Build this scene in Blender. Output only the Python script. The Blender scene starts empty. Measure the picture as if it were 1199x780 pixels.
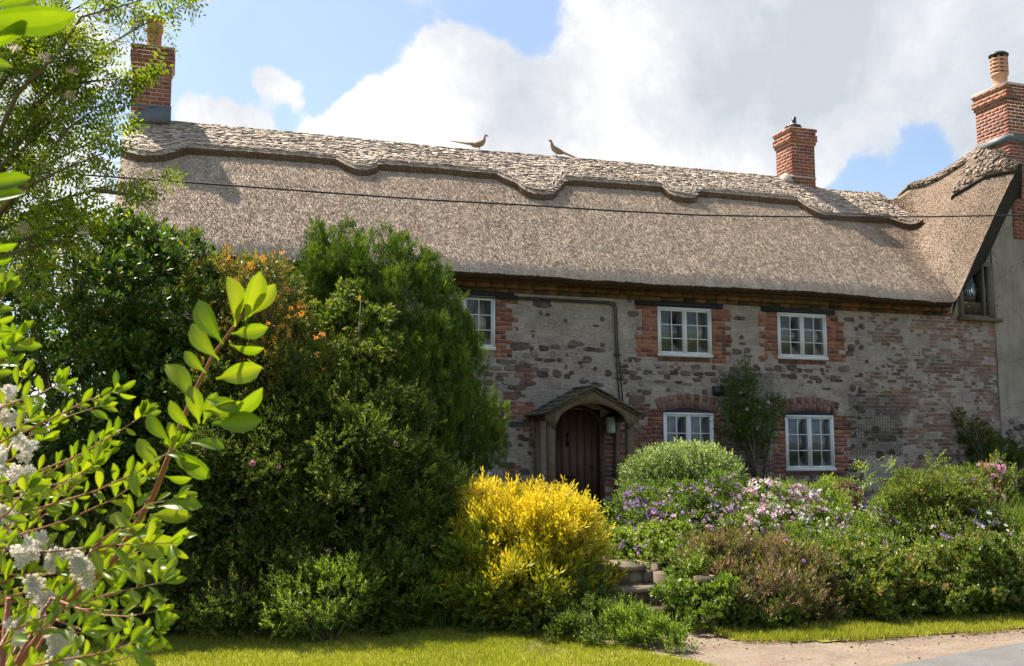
import bpy, math, random
import numpy as np
from math import radians, sin, cos, pi
random.seed(7); rng = np.random.default_rng(7)
S = bpy.context.scene
COL = S.collection
# ------------------------------------------------------------------ camera model (used to turn photo pixels into world points)
FPX = 1166.0; CX, CY = 599.5, 390.0
YAW, PIT = radians(18.5), radians(6.8)
CAM = np.array([0, -16.12, 1.75])
FW = np.array([sin(YAW)*cos(PIT), cos(YAW)*cos(PIT), sin(PIT)])
RT = np.array([cos(YAW), -sin(YAW), 0]); UP = np.cross(RT, FW)
def ray(x, y): return FW + RT*(x-CX)/FPX - UP*(y-CY)/FPX
def at(x, y, Z): return CAM + ray(x, y)*Z                       # point at view depth Z
def hit(x, y, ax, val):
    d = ray(x, y); return CAM + d*((val-CAM[ax])/d[ax])         # point on a plane
def W(x, y, yy=0.0): return hit(x, y, 1, yy)

# ------------------------------------------------------------------ noise
_T = rng.random((256, 256))
def vnoise(x, y, seed=0):
    x = np.asarray(x, float)+seed*17.3; y = np.asarray(y, float)+seed*9.7
    xi = np.floor(x).astype(int); yi = np.floor(y).astype(int); fx = x-xi; fy = y-yi
    fx = fx*fx*(3-2*fx); fy = fy*fy*(3-2*fy)
    g = lambda a, b: _T[a & 255, b & 255]
    return (g(xi, yi)*(1-fx)+g(xi+1, yi)*fx)*(1-fy)+(g(xi, yi+1)*(1-fx)+g(xi+1, yi+1)*fx)*fy
def fbm(x, y, o=4, seed=0):
    s = 0; a = .5
    for i in range(o): s = s+a*vnoise(x*2**i, y*2**i, seed+i*3); a *= .5
    return s/(1-.5**o)
def nz(v): return v/(np.linalg.norm(v, axis=-1, keepdims=True)+1e-9)

# ------------------------------------------------------------------ materials
def newmat(name):
    m = bpy.data.materials.new(name); m.use_nodes = True
    nt = m.node_tree; nt.nodes.clear(); return m, nt, nt.nodes, nt.links
def ramp(N, stops, fac=None, L=None, interp='LINEAR'):
    r = N.new('ShaderNodeValToRGB'); r.color_ramp.interpolation = interp
    e = r.color_ramp.elements
    while len(e) < len(stops): e.new(.5)
    for i, (p, c) in enumerate(stops): e[i].position = p; e[i].color = (*c, 1) if len(c) == 3 else c
    if fac is not None: L.new(fac, r.inputs[0])
    return r
def noise(N, L, co, scale, detail=4, rough=.55, vec_scale=None):
    if vec_scale:
        mp = N.new('ShaderNodeMapping'); mp.inputs['Scale'].default_value = vec_scale; L.new(co, mp.inputs[0]); co = mp.outputs[0]
    n = N.new('ShaderNodeTexNoise'); n.inputs['Scale'].default_value = scale; n.inputs['Detail'].default_value = detail
    n.inputs['Roughness'].default_value = rough; L.new(co, n.inputs['Vector']); return n.outputs[0]
def mth(N, L, op, a, b=None, clamp=False):
    m = N.new('ShaderNodeMath'); m.operation = op; m.use_clamp = clamp
    for i, v in enumerate((a, b)):
        if v is None: continue
        if isinstance(v, (int, float)): m.inputs[i].default_value = v
        else: L.new(v, m.inputs[i])
    return m.outputs[0]
def mix(N, L, fac, a, b, bt='MIX'):
    m = N.new('ShaderNodeMix'); m.data_type = 'RGBA'; m.blend_type = bt
    for s, v in ((m.inputs[0], fac), (m.inputs[6], a), (m.inputs[7], b)):
        if isinstance(v, (int, float)): s.default_value = v
        elif isinstance(v, tuple): s.default_value = (*v, 1)
        else: L.new(v, s)
    return m.outputs[2]
def finish(nt, N, L, color, rough=.8, bump=None, bstr=.3, bdist=.02, metal=0, spec=.5):
    p = N.new('ShaderNodeBsdfPrincipled'); o = N.new('ShaderNodeOutputMaterial')
    if isinstance(color, tuple): p.inputs['Base Color'].default_value = (*color, 1)
    else: L.new(color, p.inputs['Base Color'])
    if isinstance(rough, (int, float)): p.inputs['Roughness'].default_value = rough
    else: L.new(rough, p.inputs['Roughness'])
    p.inputs['Metallic'].default_value = metal; p.inputs['Specular IOR Level'].default_value = spec
    if bump is not None:
        b = N.new('ShaderNodeBump'); b.inputs['Strength'].default_value = bstr; b.inputs['Distance'].default_value = bdist
        L.new(bump, b.inputs['Height']); L.new(b.outputs[0], p.inputs['Normal'])
    L.new(p.outputs[0], o.inputs[0]); return p
def OC(N): return N.new('ShaderNodeTexCoord').outputs['Object']
def simple(name, col, rough=.7, var=.25, scale=8, metal=0, bstr=.2, spec=.5):
    m, nt, N, L = newmat(name); co = OC(N)
    n = noise(N, L, co, scale, 5)
    c = mix(N, L, n, tuple(x*(1-var) for x in col), tuple(min(1, x*(1+var)) for x in col))
    finish(nt, N, L, c, rough, noise(N, L, co, scale*6, 3), bstr, .01, metal, spec); return m
def tinted(name, stops, rough=.85, nscale=30, bstr=.4, dirt=None, spec=.3, interp='LINEAR', namt=.35):
    """colour from the per-face 'tint' attribute, broken up by noise"""
    m, nt, N, L = newmat(name); co = OC(N)
    a = N.new('ShaderNodeAttribute'); a.attribute_name = 'tint'
    n = noise(N, L, co, nscale, 5, .6)
    f = mth(N, L, 'ADD', a.outputs['Fac'], mth(N, L, 'MULTIPLY', mth(N, L, 'SUBTRACT', n, .5), namt), True)
    c = ramp(N, stops, f, L, interp).outputs[0]
    if dirt:
        d = ramp(N, [(.45, (0, 0, 0)), (.7, (1, 1, 1))], noise(N, L, co, dirt[1], 5, .65), L).outputs[0]
        c = mix(N, L, mth(N, L, 'MULTIPLY', d, dirt[2]), c, dirt[0])
    finish(nt, N, L, c, rough, n, bstr, .01, 0, spec); return m
def leafmat(name, stops, trans=.4, tcol=(1.25, 1.35, .55), rough=.45, spec=.45):
    m, nt, N, L = newmat(name)
    a = N.new('ShaderNodeAttribute'); a.attribute_name = 'tint'
    c = ramp(N, stops, a.outputs['Fac'], L).outputs[0]
    p = N.new('ShaderNodeBsdfPrincipled'); L.new(c, p.inputs['Base Color']); p.inputs['Roughness'].default_value = rough
    p.inputs['Specular IOR Level'].default_value = spec
    t = N.new('ShaderNodeBsdfTranslucent')
    L.new(mix(N, L, 1.0, c, tcol, 'MULTIPLY'), t.inputs[0])
    x = N.new('ShaderNodeMixShader'); x.inputs[0].default_value = trans
    L.new(p.outputs[0], x.inputs[1]); L.new(t.outputs[0], x.inputs[2])
    o = N.new('ShaderNodeOutputMaterial'); L.new(x.outputs[0], o.inputs[0]); return m

# ------------------------------------------------------------------ objects
def tag(o, label=None, cat=None, group=None, kind=None):
    for k, v in (('label', label), ('category', cat), ('group', group), ('kind', kind)):
        if v: o[k] = v
    return o
def empty(name, loc, label, cat, group=None):
    o = bpy.data.objects.new(name, None); COL.objects.link(o); o.location = [float(v) for v in loc]
    o.empty_display_size = .2
    return tag(o, label, cat, group)
def wloc(o):
    p = np.zeros(3)
    while o: p += np.array(o.location); o = o.parent
    return p
def build(name, verts, faces, mat, parent=None, tint=None, loc=None, smooth=False, label=None):
    """verts in world coordinates; faces: array (M,k) or list of arrays / list of tuples"""
    verts = np.asarray(verts, float)
    me = bpy.data.meshes.new(name)
    base = wloc(parent) if parent else np.zeros(3)
    l = np.array(loc, float)-base if loc is not None else np.zeros(3)
    verts = verts-base-l
    if isinstance(faces, np.ndarray):
        M, k = faces.shape; flat = faces.ravel(); ls = np.arange(M)*k; lt = np.full(M, k)
    else:
        lt = np.array([len(f) for f in faces]); flat = np.concatenate([np.asarray(f) for f in faces]); ls = np.concatenate([[0], np.cumsum(lt)[:-1]]); M = len(lt)
    me.vertices.add(len(verts)); me.vertices.foreach_set('co', verts.astype(np.float32).ravel())
    me.loops.add(len(flat)); me.loops.foreach_set('vertex_index', flat.astype(np.int32))
    me.polygons.add(M); me.polygons.foreach_set('loop_start', ls.astype(np.int32)); me.polygons.foreach_set('loop_total', lt.astype(np.int32))
    if smooth: me.polygons.foreach_set('use_smooth', np.ones(M, bool))
    if tint is not None:
        a = me.attributes.new('tint', 'FLOAT', 'FACE'); a.data.foreach_set('value', np.asarray(tint, np.float32))
    me.update(calc_edges=True)
    o = bpy.data.objects.new(name, me); COL.objects.link(o)
    if mat: me.materials.append(mat)
    if parent: o.parent = parent
    o.location = [float(v) for v in l]
    if label: o['label'] = label
    return o
BF = [(0, 3, 2, 1), (4, 5, 6, 7), (0, 1, 5, 4), (1, 2, 6, 5), (2, 3, 7, 6), (3, 0, 4, 7)]
class MB:
    def __init__(s): s.v = []; s.f = []; s.t = []
    def add(s, vs, fs, t=.5):
        b = len(s.v); s.v += [tuple(map(float, p)) for p in vs]; s.f += [tuple(b+i for i in f) for f in fs]; s.t += [t]*len(fs)
    def box(s, x0, x1, y0, y1, z0, z1, t=.5, jit=0):
        p = [(x0, y0, z0), (x1, y0, z0), (x1, y1, z0), (x0, y1, z0), (x0, y0, z1), (x1, y0, z1), (x1, y1, z1), (x0, y1, z1)]
        if jit: p = [tuple(c+random.uniform(-jit, jit) for c in q) for q in p]
        s.add(p, BF, t)
    def obox(s, c, ax, ay, az, t=.5, jit=0):      # centre and half-axis vectors
        c, ax, ay, az = map(np.array, (c, ax, ay, az))
        p = [c-ax-ay-az, c+ax-ay-az, c+ax+ay-az, c-ax+ay-az, c-ax-ay+az, c+ax-ay+az, c+ax+ay+az, c-ax+ay+az]
        if jit: p = [q+np.array([random.uniform(-jit, jit) for _ in range(3)]) for q in p]
        s.add(p, BF, t)
    def prism(s, pts, y0, y1, t=.5):              # polygon in xz extruded along y (y0 front)
        n = len(pts); v = [(x, y0, z) for x, z in pts]+[(x, y1, z) for x, z in pts]
        s.add(v, [tuple(range(n)), tuple(range(2*n-1, n-1, -1))]+[(i, i+n, (i+1) % n+n, (i+1) % n) for i in range(n)], t)
    def tube(s, path, rad, n=6, t=.5, flat=1.0):
        P = [np.array(p, float) for p in path]; m = len(P)
        if not hasattr(rad, '__len__'): rad = [rad]*m
        T0 = P[1]-P[0]; a = np.array([0, 0, 1.]) if abs(T0[2]) < .8*np.linalg.norm(T0) else np.array([1., 0, 0])
        vs = []
        for i in range(m):
            T = P[min(i+1, m-1)]-P[max(i-1, 0)]; T = T/(np.linalg.norm(T)+1e-9)
            u = np.cross(T, a); u /= np.linalg.norm(u)+1e-9; w = np.cross(u, T); a = w
            for k in range(n):
                g = 2*pi*k/n; vs.append(P[i]+rad[i]*(cos(g)*u*flat+sin(g)*w))
        fs = [(i*n+k, i*n+(k+1) % n, (i+1)*n+(k+1) % n, (i+1)*n+k) for i in range(m-1) for k in range(n)]
        fs += [tuple(range(n-1, -1, -1)), tuple((m-1)*n+k for k in range(n))]
        s.add(vs, fs, t)
    def lathe(s, c, prof, n=20, t=.5):            # prof: (r, z) list
        s.tube([(c[0], c[1], c[2]+z) for r, z in prof], [max(r, .001) for r, z in prof], n, t)
    def build(s, name, mat, parent=None, loc=None, smooth=False, label=None):
        if loc is None and parent is None: loc = np.array(s.v).min(0)*[1, 1, 1]
        return build(name, s.v, s.f, mat, parent, s.t, loc, smooth, label)

# ------------------------------------------------------------------ foliage machinery
def leaf(L, wd, fold=.25, curl=.15):
    """4-vertex folded leaf along +z, face normal roughly +y"""
    return np.array([(0, 0, 0), (wd/2, -fold*wd/2, L*.5), (0, -curl*L, L), (-wd/2, -fold*wd/2, L*.5)])
def rot_to(v, z):
    """rotate points v (template frame: +z growth) so that z is the direction"""
    z = z/np.linalg.norm(z); a = np.array([0, 0, 1.]) if abs(z[2]) < .9 else np.array([1., 0, 0])
    x = np.cross(a, z); x /= np.linalg.norm(x); y = np.cross(z, x)
    return v[:, :1]*x+v[:, 1:2]*y+v[:, 2:]*z
def rotz(v, a): c, s_ = cos(a), sin(a); return np.stack([v[:, 0]*c-v[:, 1]*s_, v[:, 0]*s_+v[:, 1]*c, v[:, 2]], 1)
def sprig(n=8, H=.1, L=.04, wd=.02, spread=1.0, whorl=1, tiplen=1., fold=.25, curl=.15, seed=0):
    r = random.Random(seed); out = []
    for i in range(n):
        h = H*(i//whorl*whorl+.5)/n; phi = i*2.4+r.uniform(-.4, .4)
        ang = spread*(1.15-.75*(h/H))*r.uniform(.75, 1.2)
        l = L*r.uniform(.7, 1.1)*(1-.2*abs(h/H-.5))
        lf = leaf(l, wd*l/L, fold, curl)
        lf = rotz(lf, r.uniform(-.5, .5))
        c, s_ = cos(ang), sin(ang)                        # tilt away from the axis towards +y
        lf = np.stack([lf[:, 0], lf[:, 1]*c+lf[:, 2]*s_, -lf[:, 1]*s_+lf[:, 2]*c], 1)
        lf = rotz(lf, phi); lf[:, 2] += h; out.append(lf)
    return np.array(out)                                  # (n,4,3)
def flatspray(n=12, H=.1, L=.04, wd=.006, ang=.6, seed=0, ydev=.25):
    """leaves in one plane on both sides of the axis (pinnate leaf, conifer spray)"""
    r = random.Random(seed); out = []
    for i in range(n):
        sd = 1 if i % 2 else -1; h = H*(i//2*2+1)/n; a = sd*ang*r.uniform(.8, 1.2)
        if i == n-1: a = 0; h = H
        l = L*r.uniform(.8, 1.1)*(1.1-.4*h/H)
        lf = leaf(l, wd, .2, r.uniform(-.1, .25)); c, s_ = cos(a), sin(a)
        lf = np.stack([lf[:, 0]*c+lf[:, 2]*s_, lf[:, 1], -lf[:, 0]*s_+lf[:, 2]*c], 1)
        lf = lf+np.array([0, r.uniform(-ydev, ydev)*L, h]); out.append(lf)
    return np.array(out)
def frames(Z):
    N_ = len(Z); Z = nz(Z); A = nz(rng.normal(size=(N_, 3))); X = nz(np.cross(A, Z)); Y = np.cross(Z, X)
    return X, Y, Z
def scatter(name, tmpls, P, Z, sc, tint, mat, parent, leafjit=.15, loc=None, label=None):
    P = np.asarray(P); Nn = len(P); X, Y, Z = frames(np.asarray(Z)); vs = []; ts = []; which = rng.integers(0, len(tmpls), Nn)
    for k, t in enumerate(tmpls):
        ii = np.nonzero(which == k)[0]
        if not len(ii): continue
        tt = t.reshape(-1, 3)
        v = (X[ii, None]*tt[None, :, :1]+Y[ii, None]*tt[None, :, 1:2]+Z[ii, None]*tt[None, :, 2:])*sc[ii, None, None]+P[ii, None]
        vs.append(v.reshape(-1, 3)); ts.append((tint[ii, None]+rng.normal(0, leafjit, (len(ii), len(t)))).ravel())
    V = np.concatenate(vs); T = np.clip(np.concatenate(ts), 0, 1)
    F = np.arange(len(V)).reshape(-1, 4)
    return build(name, V, F, mat, parent, T, loc, label=label)
def sample(blobs, n, inner=.28, lump=.16, zmin=None, ls=2.2, shell=.24):
    """blobs: (centre, (rx,ry,rz)); points near the surfaces of a union of lumpy ellipsoids"""
    Pc = []; Nc = []; dep = []
    w = np.array([b[1][0]*b[1][2]+b[1][0]*b[1][1]+b[1][1]*b[1][2] for b in blobs]); w = w/w.sum()
    cs = np.array([b[0] for b in blobs]); rs = np.array([b[1] for b in blobs])
    tries = int(n*1.9)
    bi = rng.choice(len(blobs), tries, p=w); d = nz(rng.normal(size=(tries, 3)))
    lm = fbm(d[:, 0]*ls+bi*5.1+d[:, 2], d[:, 1]*ls+d[:, 2]*ls*1.3, 4, 3)
    rad = 1+lump*2*(lm-.5)*2
    isin = rng.random(tries) < inner
    fac = np.where(isin, .35+.4*rng.random(tries), 1-shell*rng.random(tries)**1.5)
    P = cs[bi]+d*rs[bi]*(rad*fac)[:, None]; Nr = nz(d/rs[bi])
    keep = np.ones(tries, bool)
    for j in range(len(blobs)):                       # drop points deep in another blob
        q = np.linalg.norm((P-cs[j])/rs[j], axis=1); keep &= ~((q < .6) & (bi != j) & (~isin))
    if zmin is not None: keep &= P[:, 2] > zmin
    P = P[keep][:n]; Nr = Nr[keep][:n]; f = fac[keep][:n]
    return P, Nr, f
def clumped(P, Nr, blobs, cr, lump, zb, frac=.62):
    """gather a share of the sprigs into rounded clumps sitting on the crown surface"""
    ar = sum(b[1][0]*b[1][2] for b in blobs)*pi; cr = cr or max(.07, min(.2, .22*math.sqrt(ar/len(blobs)/pi)))
    K = max(6, int(ar/(cr*cr*2.6))); C, CN, _ = sample(blobs, K, 0, lump, zb, 2.2, .12)
    rk = cr*rng.uniform(.55, 1.35, len(C)); i = np.nonzero(rng.random(len(P)) < frac)[0]; k = rng.integers(0, len(C), len(i))
    d = nz(rng.normal(size=(len(i), 3))+CN[k]*.9); d2 = d*(rk[k]*(1-.5*rng.random(len(i))**2))[:, None]; d2[:, 2] *= .8
    P = P.copy(); Nr = Nr.copy(); P[i] = C[k]+d2; Nr[i] = nz(d+CN[k]*.5)
    if zb is not None: q = P[:, 2] > zb; P, Nr = P[q], Nr[q]
    return P, Nr
def PB(x, y, Z, rx, ry, ryd=None):
    """blob from pixel centre, depth and pixel radii"""
    return (at(x, y, Z), (rx*Z/FPX, (ryd if ryd else rx*Z/FPX*.8), ry*Z/FPX))
def shrub(name, label, cat, blobs, tmpls, n, size, mat, zb, stemmat=None, up=.5, rnd=.5, group=None, lump=.16,
          tint=(.5, .18), nst=5, inner=.28, shell=.24, leafjit=.15, part='foliage', topt=0., base=None, ls=2.2, clump=None):
    cs = np.array([b[0] for b in blobs]); c = cs.mean(0)
    b0 = np.array([c[0], c[1], zb]) if base is None else np.array(base)
    root = empty(name, b0, label, cat, group)
    P, Nr, f = sample(blobs, n, inner, lump, zb, ls, shell)
    if clump != 0: P, Nr = clumped(P, Nr, blobs, clump, lump, zb)
    Z = Nr+np.array([0, 0, up])+rng.normal(0, rnd, P.shape)
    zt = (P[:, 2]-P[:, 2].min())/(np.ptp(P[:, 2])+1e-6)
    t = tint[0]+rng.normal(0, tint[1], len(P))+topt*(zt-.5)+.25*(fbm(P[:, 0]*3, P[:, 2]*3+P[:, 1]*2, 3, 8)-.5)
    scatter(part, tmpls, P, Z, size*rng.uniform(.7, 1.25, len(P)), t, mat, root, leafjit)
    m = MB()
    for i in range(nst):
        b = blobs[i % len(blobs)]; e = np.array(b[0])+rng.normal(0, .25, 3)*np.array(b[1])
        s0 = b0+np.array([random.uniform(-.12, .12), random.uniform(-.1, .1), -.03]); mid = s0*.5+e*.5+rng.normal(0, .05, 3)
        r0 = .012+.012*np.linalg.norm(e-s0); m.tube([s0, mid, e, e+(e-mid)*.35], [r0, r0*.7, r0*.4, .003], 6)
    m.build('stem', stemmat or M['bark'], root, smooth=True)
    return root

# ------------------------------------------------------------------ material library
M = {}
M['bark'] = simple('bark', (.12, .085, .06), .9, .5, 20, bstr=.6)
M['redstem'] = simple('red_stem', (.30, .11, .05), .55, .35, 30)
M['greenstem'] = simple('green_stem', (.13, .2, .05), .6, .3, 20)
M['white_paint'] = simple('white_paint', (.74, .73, .70), .5, .12, 7, bstr=.15)
M['black'] = simple('black_metal', (.02, .02, .022), .45, .3, 20)
M['tar'] = simple('black_lintel_paint', (.018, .018, .02), .75, .5, 9, bstr=.5)
M['lead'] = simple('lead_flashing', (.13, .14, .15), .6, .25, 14)
M['terracotta'] = simple('terracotta', (.47, .18, .10), .8, .3, 9)
M['buffclay'] = simple('buff_clay_pot', (.58, .32, .2), .8, .25, 9)
M['oak'] = simple('weathered_oak', (.15, .10, .055), .85, .5, 12, bstr=.6)
M['wirem'] = simple('galvanised_wire', (.10, .12, .10), .6, .2, 10)
M['slate'] = tinted('porch_stone_tiles', [(0, (.07, .065, .045)), (.5, (.14, .12, .085)), (1, (.21, .18, .13))], .9, 22, .7, ((.10, .13, .04), 5, .55))
M['brick'] = tinted('old_brick', [(0, (.07, .035, .03)), (.3, (.15, .058, .04)), (.65, (.30, .10, .058)), (1, (.44, .165, .09))], .9, 40, .6, ((.27, .22, .17), 7, .4))
M['brick_arch'] = tinted('soft_arch_brick', [(0, (.09, .05, .04)), (.5, (.22, .11, .08)), (1, (.33, .17, .11))], .9, 40, .6, ((.27, .24, .2), 7, .5))
M['corbel'] = tinted('eaves_brick', [(0, (.04, .032, .02)), (.4, (.17, .085, .035)), (1, (.30, .14, .055))], .9, 26, .6, ((.045, .05, .02), 4, .75))
M['brick_pale'] = tinted('weathered_brick', [(0, (.09, .06, .045)), (.4, (.18, .105, .075)), (.75, (.26, .14, .095)), (1, (.38, .155, .085))], .92, 40, .6, ((.28, .23, .18), 4, .7))
M['chim_red'] = tinted('chimney_brick', [(0, (.11, .035, .025)), (.5, (.28, .085, .05)), (1, (.40, .14, .075))], .85, 30, .4, ((.2, .16, .12), 5, .3))
M['mortar'] = simple('chimney_mortar', (.48, .41, .34), .95, .25, 14, bstr=.4)
M['stone'] = tinted('rubble_stone', [(0, (.045, .033, .032)), (.35, (.11, .068, .055)), (.65, (.17, .12, .09)), (1, (.33, .29, .23))], .9, 18, .8, ((.26, .24, .2), 9, .4))
M['step'] = tinted('mossy_step_stone', [(0, (.12, .09, .065)), (1, (.30, .23, .17))], .9, 16, .8, ((.07, .09, .025), 5, .7))
M['curtain'] = simple('cream_curtain', (.62, .56, .44), .9, .12, 14)
M['room'] = simple('dim_room', (.16, .13, .10), .95, .2, 2)

def mat_wall():
    m, nt, N, L = newmat('lime_rubble_wall'); co = OC(N)
    a = ramp(N, [(.25, (.18, .14, .11)), (.45, (.32, .26, .21)), (.6, (.45, .38, .31)), (.8, (.62, .54, .45))], noise(N, L, co, 3.2, 8, .62), L).outputs[0]
    b = ramp(N, [(.35, (.15, .105, .085)), (.62, (.46, .385, .32))], noise(N, L, co, 16, 5, .6, (1, 1, 2.0)), L).outputs[0]
    c = mix(N, L, .45, a, b)
    # broken coursing: old masonry showing faintly through the lime
    mp = N.new('ShaderNodeMapping'); mp.inputs['Rotation'].default_value = (radians(90), 0, 0)
    L.new(co, mp.inputs[0])
    wob = N.new('ShaderNodeVectorMath'); wob.operation = 'MULTIPLY_ADD'
    nn = N.new('ShaderNodeTexNoise'); nn.inputs['Scale'].default_value = 3.5; L.new(co, nn.inputs['Vector'])
    L.new(nn.outputs[1], wob.inputs[0]); wob.inputs[1].default_value = (.16, .16, .16); L.new(mp.outputs[0], wob.inputs[2])
    bt = N.new('ShaderNodeTexBrick'); L.new(wob.outputs[0], bt.inputs['Vector']); bt.inputs['Scale'].default_value = 1
    bt.inputs['Brick Width'].default_value = .29; bt.inputs['Row Height'].default_value = .115; bt.inputs['Mortar Size'].default_value = .013
    bt.inputs['Mortar Smooth'].default_value = .6
    bt.inputs['Color1'].default_value = (.25, .195, .155, 1); bt.inputs['Color2'].default_value = (.48, .40, .33, 1); bt.inputs['Mortar'].default_value = (.50, .425, .35, 1)
    pm = ramp(N, [(.42, (0, 0, 0)), (.6, (1, 1, 1))], noise(N, L, co, 1.3, 4), L).outputs[0]
    c = mix(N, L, mth(N, L, 'MULTIPLY', pm, .5), c, bt.outputs[0])
    v = N.new('ShaderNodeTexVoronoi'); v.inputs['Scale'].default_value = 26; v.inputs['Randomness'].default_value = 1; L.new(co, v.inputs['Vector'])
    pebb = ramp(N, [(.0, (1, 1, 1)), (.28, (0, 0, 0))], v.outputs['Distance'], L).outputs[0]
    pk = ramp(N, [(.55, (0, 0, 0)), (.62, (1, 1, 1))], noise(N, L, co, 5, 3), L).outputs[0]
    c = mix(N, L, mth(N, L, 'MULTIPLY', mth(N, L, 'MULTIPLY', pebb, pk), .6), c, (.10, .062, .05))
    # green algae in drifts
    al = ramp(N, [(.58, (0, 0, 0)), (.75, (1, 1, 1))], noise(N, L, co, .9, 5, .6), L).outputs[0]
    c = mix(N, L, mth(N, L, 'MULTIPLY', al, .22), c, (.16, .155, .09))
    h = mth(N, L, 'ADD', noise(N, L, co, 24, 6, .7), mth(N, L, 'MULTIPLY', bt.outputs['Fac'], -.5))
    finish(nt, N, L, c, .95, h, .8, .02, 0, .2); return m
M['wall'] = mat_wall()
def mat_render():
    m, nt, N, L = newmat('old_cement_render'); co = OC(N)
    a = ramp(N, [(.3, (.24, .20, .15)), (.7, (.41, .355, .28))], noise(N, L, co, 1.8, 8, .6), L).outputs[0]
    d = ramp(N, [(.5, (0, 0, 0)), (.7, (1, 1, 1))], noise(N, L, co, 1.1, 4, .6, (2.5, 1, .8)), L).outputs[0]
    c = mix(N, L, mth(N, L, 'MULTIPLY', d, .4), a, (.24, .23, .17))
    wv = N.new('ShaderNodeVectorMath'); wv.operation = 'MULTIPLY_ADD'; n2 = N.new('ShaderNodeTexNoise'); n2.inputs['Scale'].default_value = 4; L.new(co, n2.inputs['Vector']); L.new(n2.outputs[1], wv.inputs[0]); wv.inputs[1].default_value = (.5, .5, .5); L.new(co, wv.inputs[2])
    v = N.new('ShaderNodeTexVoronoi'); v.feature = 'DISTANCE_TO_EDGE'; v.inputs['Scale'].default_value = .9; L.new(wv.outputs[0], v.inputs['Vector'])
    cr = ramp(N, [(.0, (1, 1, 1)), (.012, (0, 0, 0))], v.outputs['Distance'], L).outputs[0]
    c = mix(N, L, mth(N, L, 'MULTIPLY', cr, .7), c, (.07, .055, .04))
    st = ramp(N, [(.5, (0, 0, 0)), (.75, (1, 1, 1))], noise(N, L, co, 1.0, 5, .65, (7, 1, .5)), L).outputs[0]
    c = mix(N, L, mth(N, L, 'MULTIPLY', st, .4), c, (.15, .125, .09))
    finish(nt, N, L, c, .95, noise(N, L, co, 20, 6, .65), .5, .02, 0, .2); return m
M['render'] = mat_render()
def mat_thatch(name, lo, mid, hi, sx=55, spots=False):
    m, nt, N, L = newmat(name); co = OC(N)
    n1 = noise(N, L, co, sx, 3, .6, (1.0, .55, .55)); n2 = noise(N, L, co, 2.2, 5, .6); n4 = noise(N, L, co, 1, 4, .6, (38, 3, 3)); n3 = noise(N, L, co, sx*.35, 3, .5)
    f = mth(N, L, 'ADD', mth(N, L, 'MULTIPLY', n1, .7), mth(N, L, 'MULTIPLY', n3, .3))
    c = ramp(N, [(.33, lo), (.5, mid), (.66, hi)], f, L).outputs[0]
    c = mix(N, L, mth(N, L, 'MULTIPLY', n2, .5), c, mix(N, L, 1., c, (.78, .70, .60), 'MULTIPLY'))
    sx_ = N.new('ShaderNodeSeparateXYZ'); L.new(co, sx_.inputs[0])           # older, greyer coat of thatch at the right-hand end
    old = N.new('ShaderNodeMapRange'); old.interpolation_type = 'SMOOTHSTEP'; st = noise(N, L, co, 1.0, 5, .6, (5, .45, .45)); c = mix(N, L, ramp(N, [(.42, (0, 0, 0)), (.72, (.55, .55, .55))], st, L).outputs[0], c, mix(N, L, 1., c, (.60, .56, .52), 'MULTIPLY')); L.new(mth(N, L, 'ADD', sx_.outputs[0], mth(N, L, 'MULTIPLY', noise(N, L, co, 1.6, 5, .65), 1.4)), old.inputs[0]); old.inputs[1].default_value = 6.7; old.inputs[2].default_value = 8.6
    c = mix(N, L, mth(N, L, 'MULTIPLY', old.outputs[0], .85), c, mix(N, L, 1., c, (.46, .41, .37), 'MULTIPLY'))
    c = mix(N, L, ramp(N, [(.4, (0, 0, 0)), (.65, (.5, .5, .5))], n4, L).outputs[0], c, mix(N, L, 1., c, (.72, .66, .6), 'MULTIPLY'))
    h = f
    if spots:
        v = N.new('ShaderNodeTexVoronoi'); v.inputs['Scale'].default_value = 1; v.inputs['Randomness'].default_value = .55
        mp = N.new('ShaderNodeMapping'); mp.inputs['Scale'].default_value = (7.5, 15, 2); L.new(co, mp.inputs[0]); L.new(mp.outputs[0], v.inputs['Vector'])
        sp = ramp(N, [(.10, (1, 1, 1)), (.30, (0, 0, 0))], v.outputs['Distance'], L).outputs[0]
        c = mix(N, L, mth(N, L, 'MULTIPLY', sp, .72), c, lo)
        h = mth(N, L, 'SUBTRACT', mth(N, L, 'MULTIPLY', f, .6), mth(N, L, 'MULTIPLY', sp, .8))
    finish(nt, N, L, c, .85, h, .6, .025, 0, .25); return m
M['thatch'] = mat_thatch('reed_thatch', (.20, .145, .105), (.57, .465, .365), (.80, .69, .57), 85)
M['ridge'] = mat_thatch('sedge_ridge', (.16, .12, .09), (.42, .34, .265), (.66, .56, .46), 55)
M['straw'] = tinted('reed_ends', [(0, (.20, .145, .105)), (.5, (.62, .51, .405)), (1, (.84, .74, .62))], .7, 30, .2)
M['eave'] = mat_thatch('cut_reed_edge', (.05, .035, .02), (.13, .085, .05), (.24, .16, .095), 70)
M['vergem'] = mat_thatch('mossy_verge', (.03, .03, .022), (.075, .07, .052), (.13, .12, .09), 60)
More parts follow.
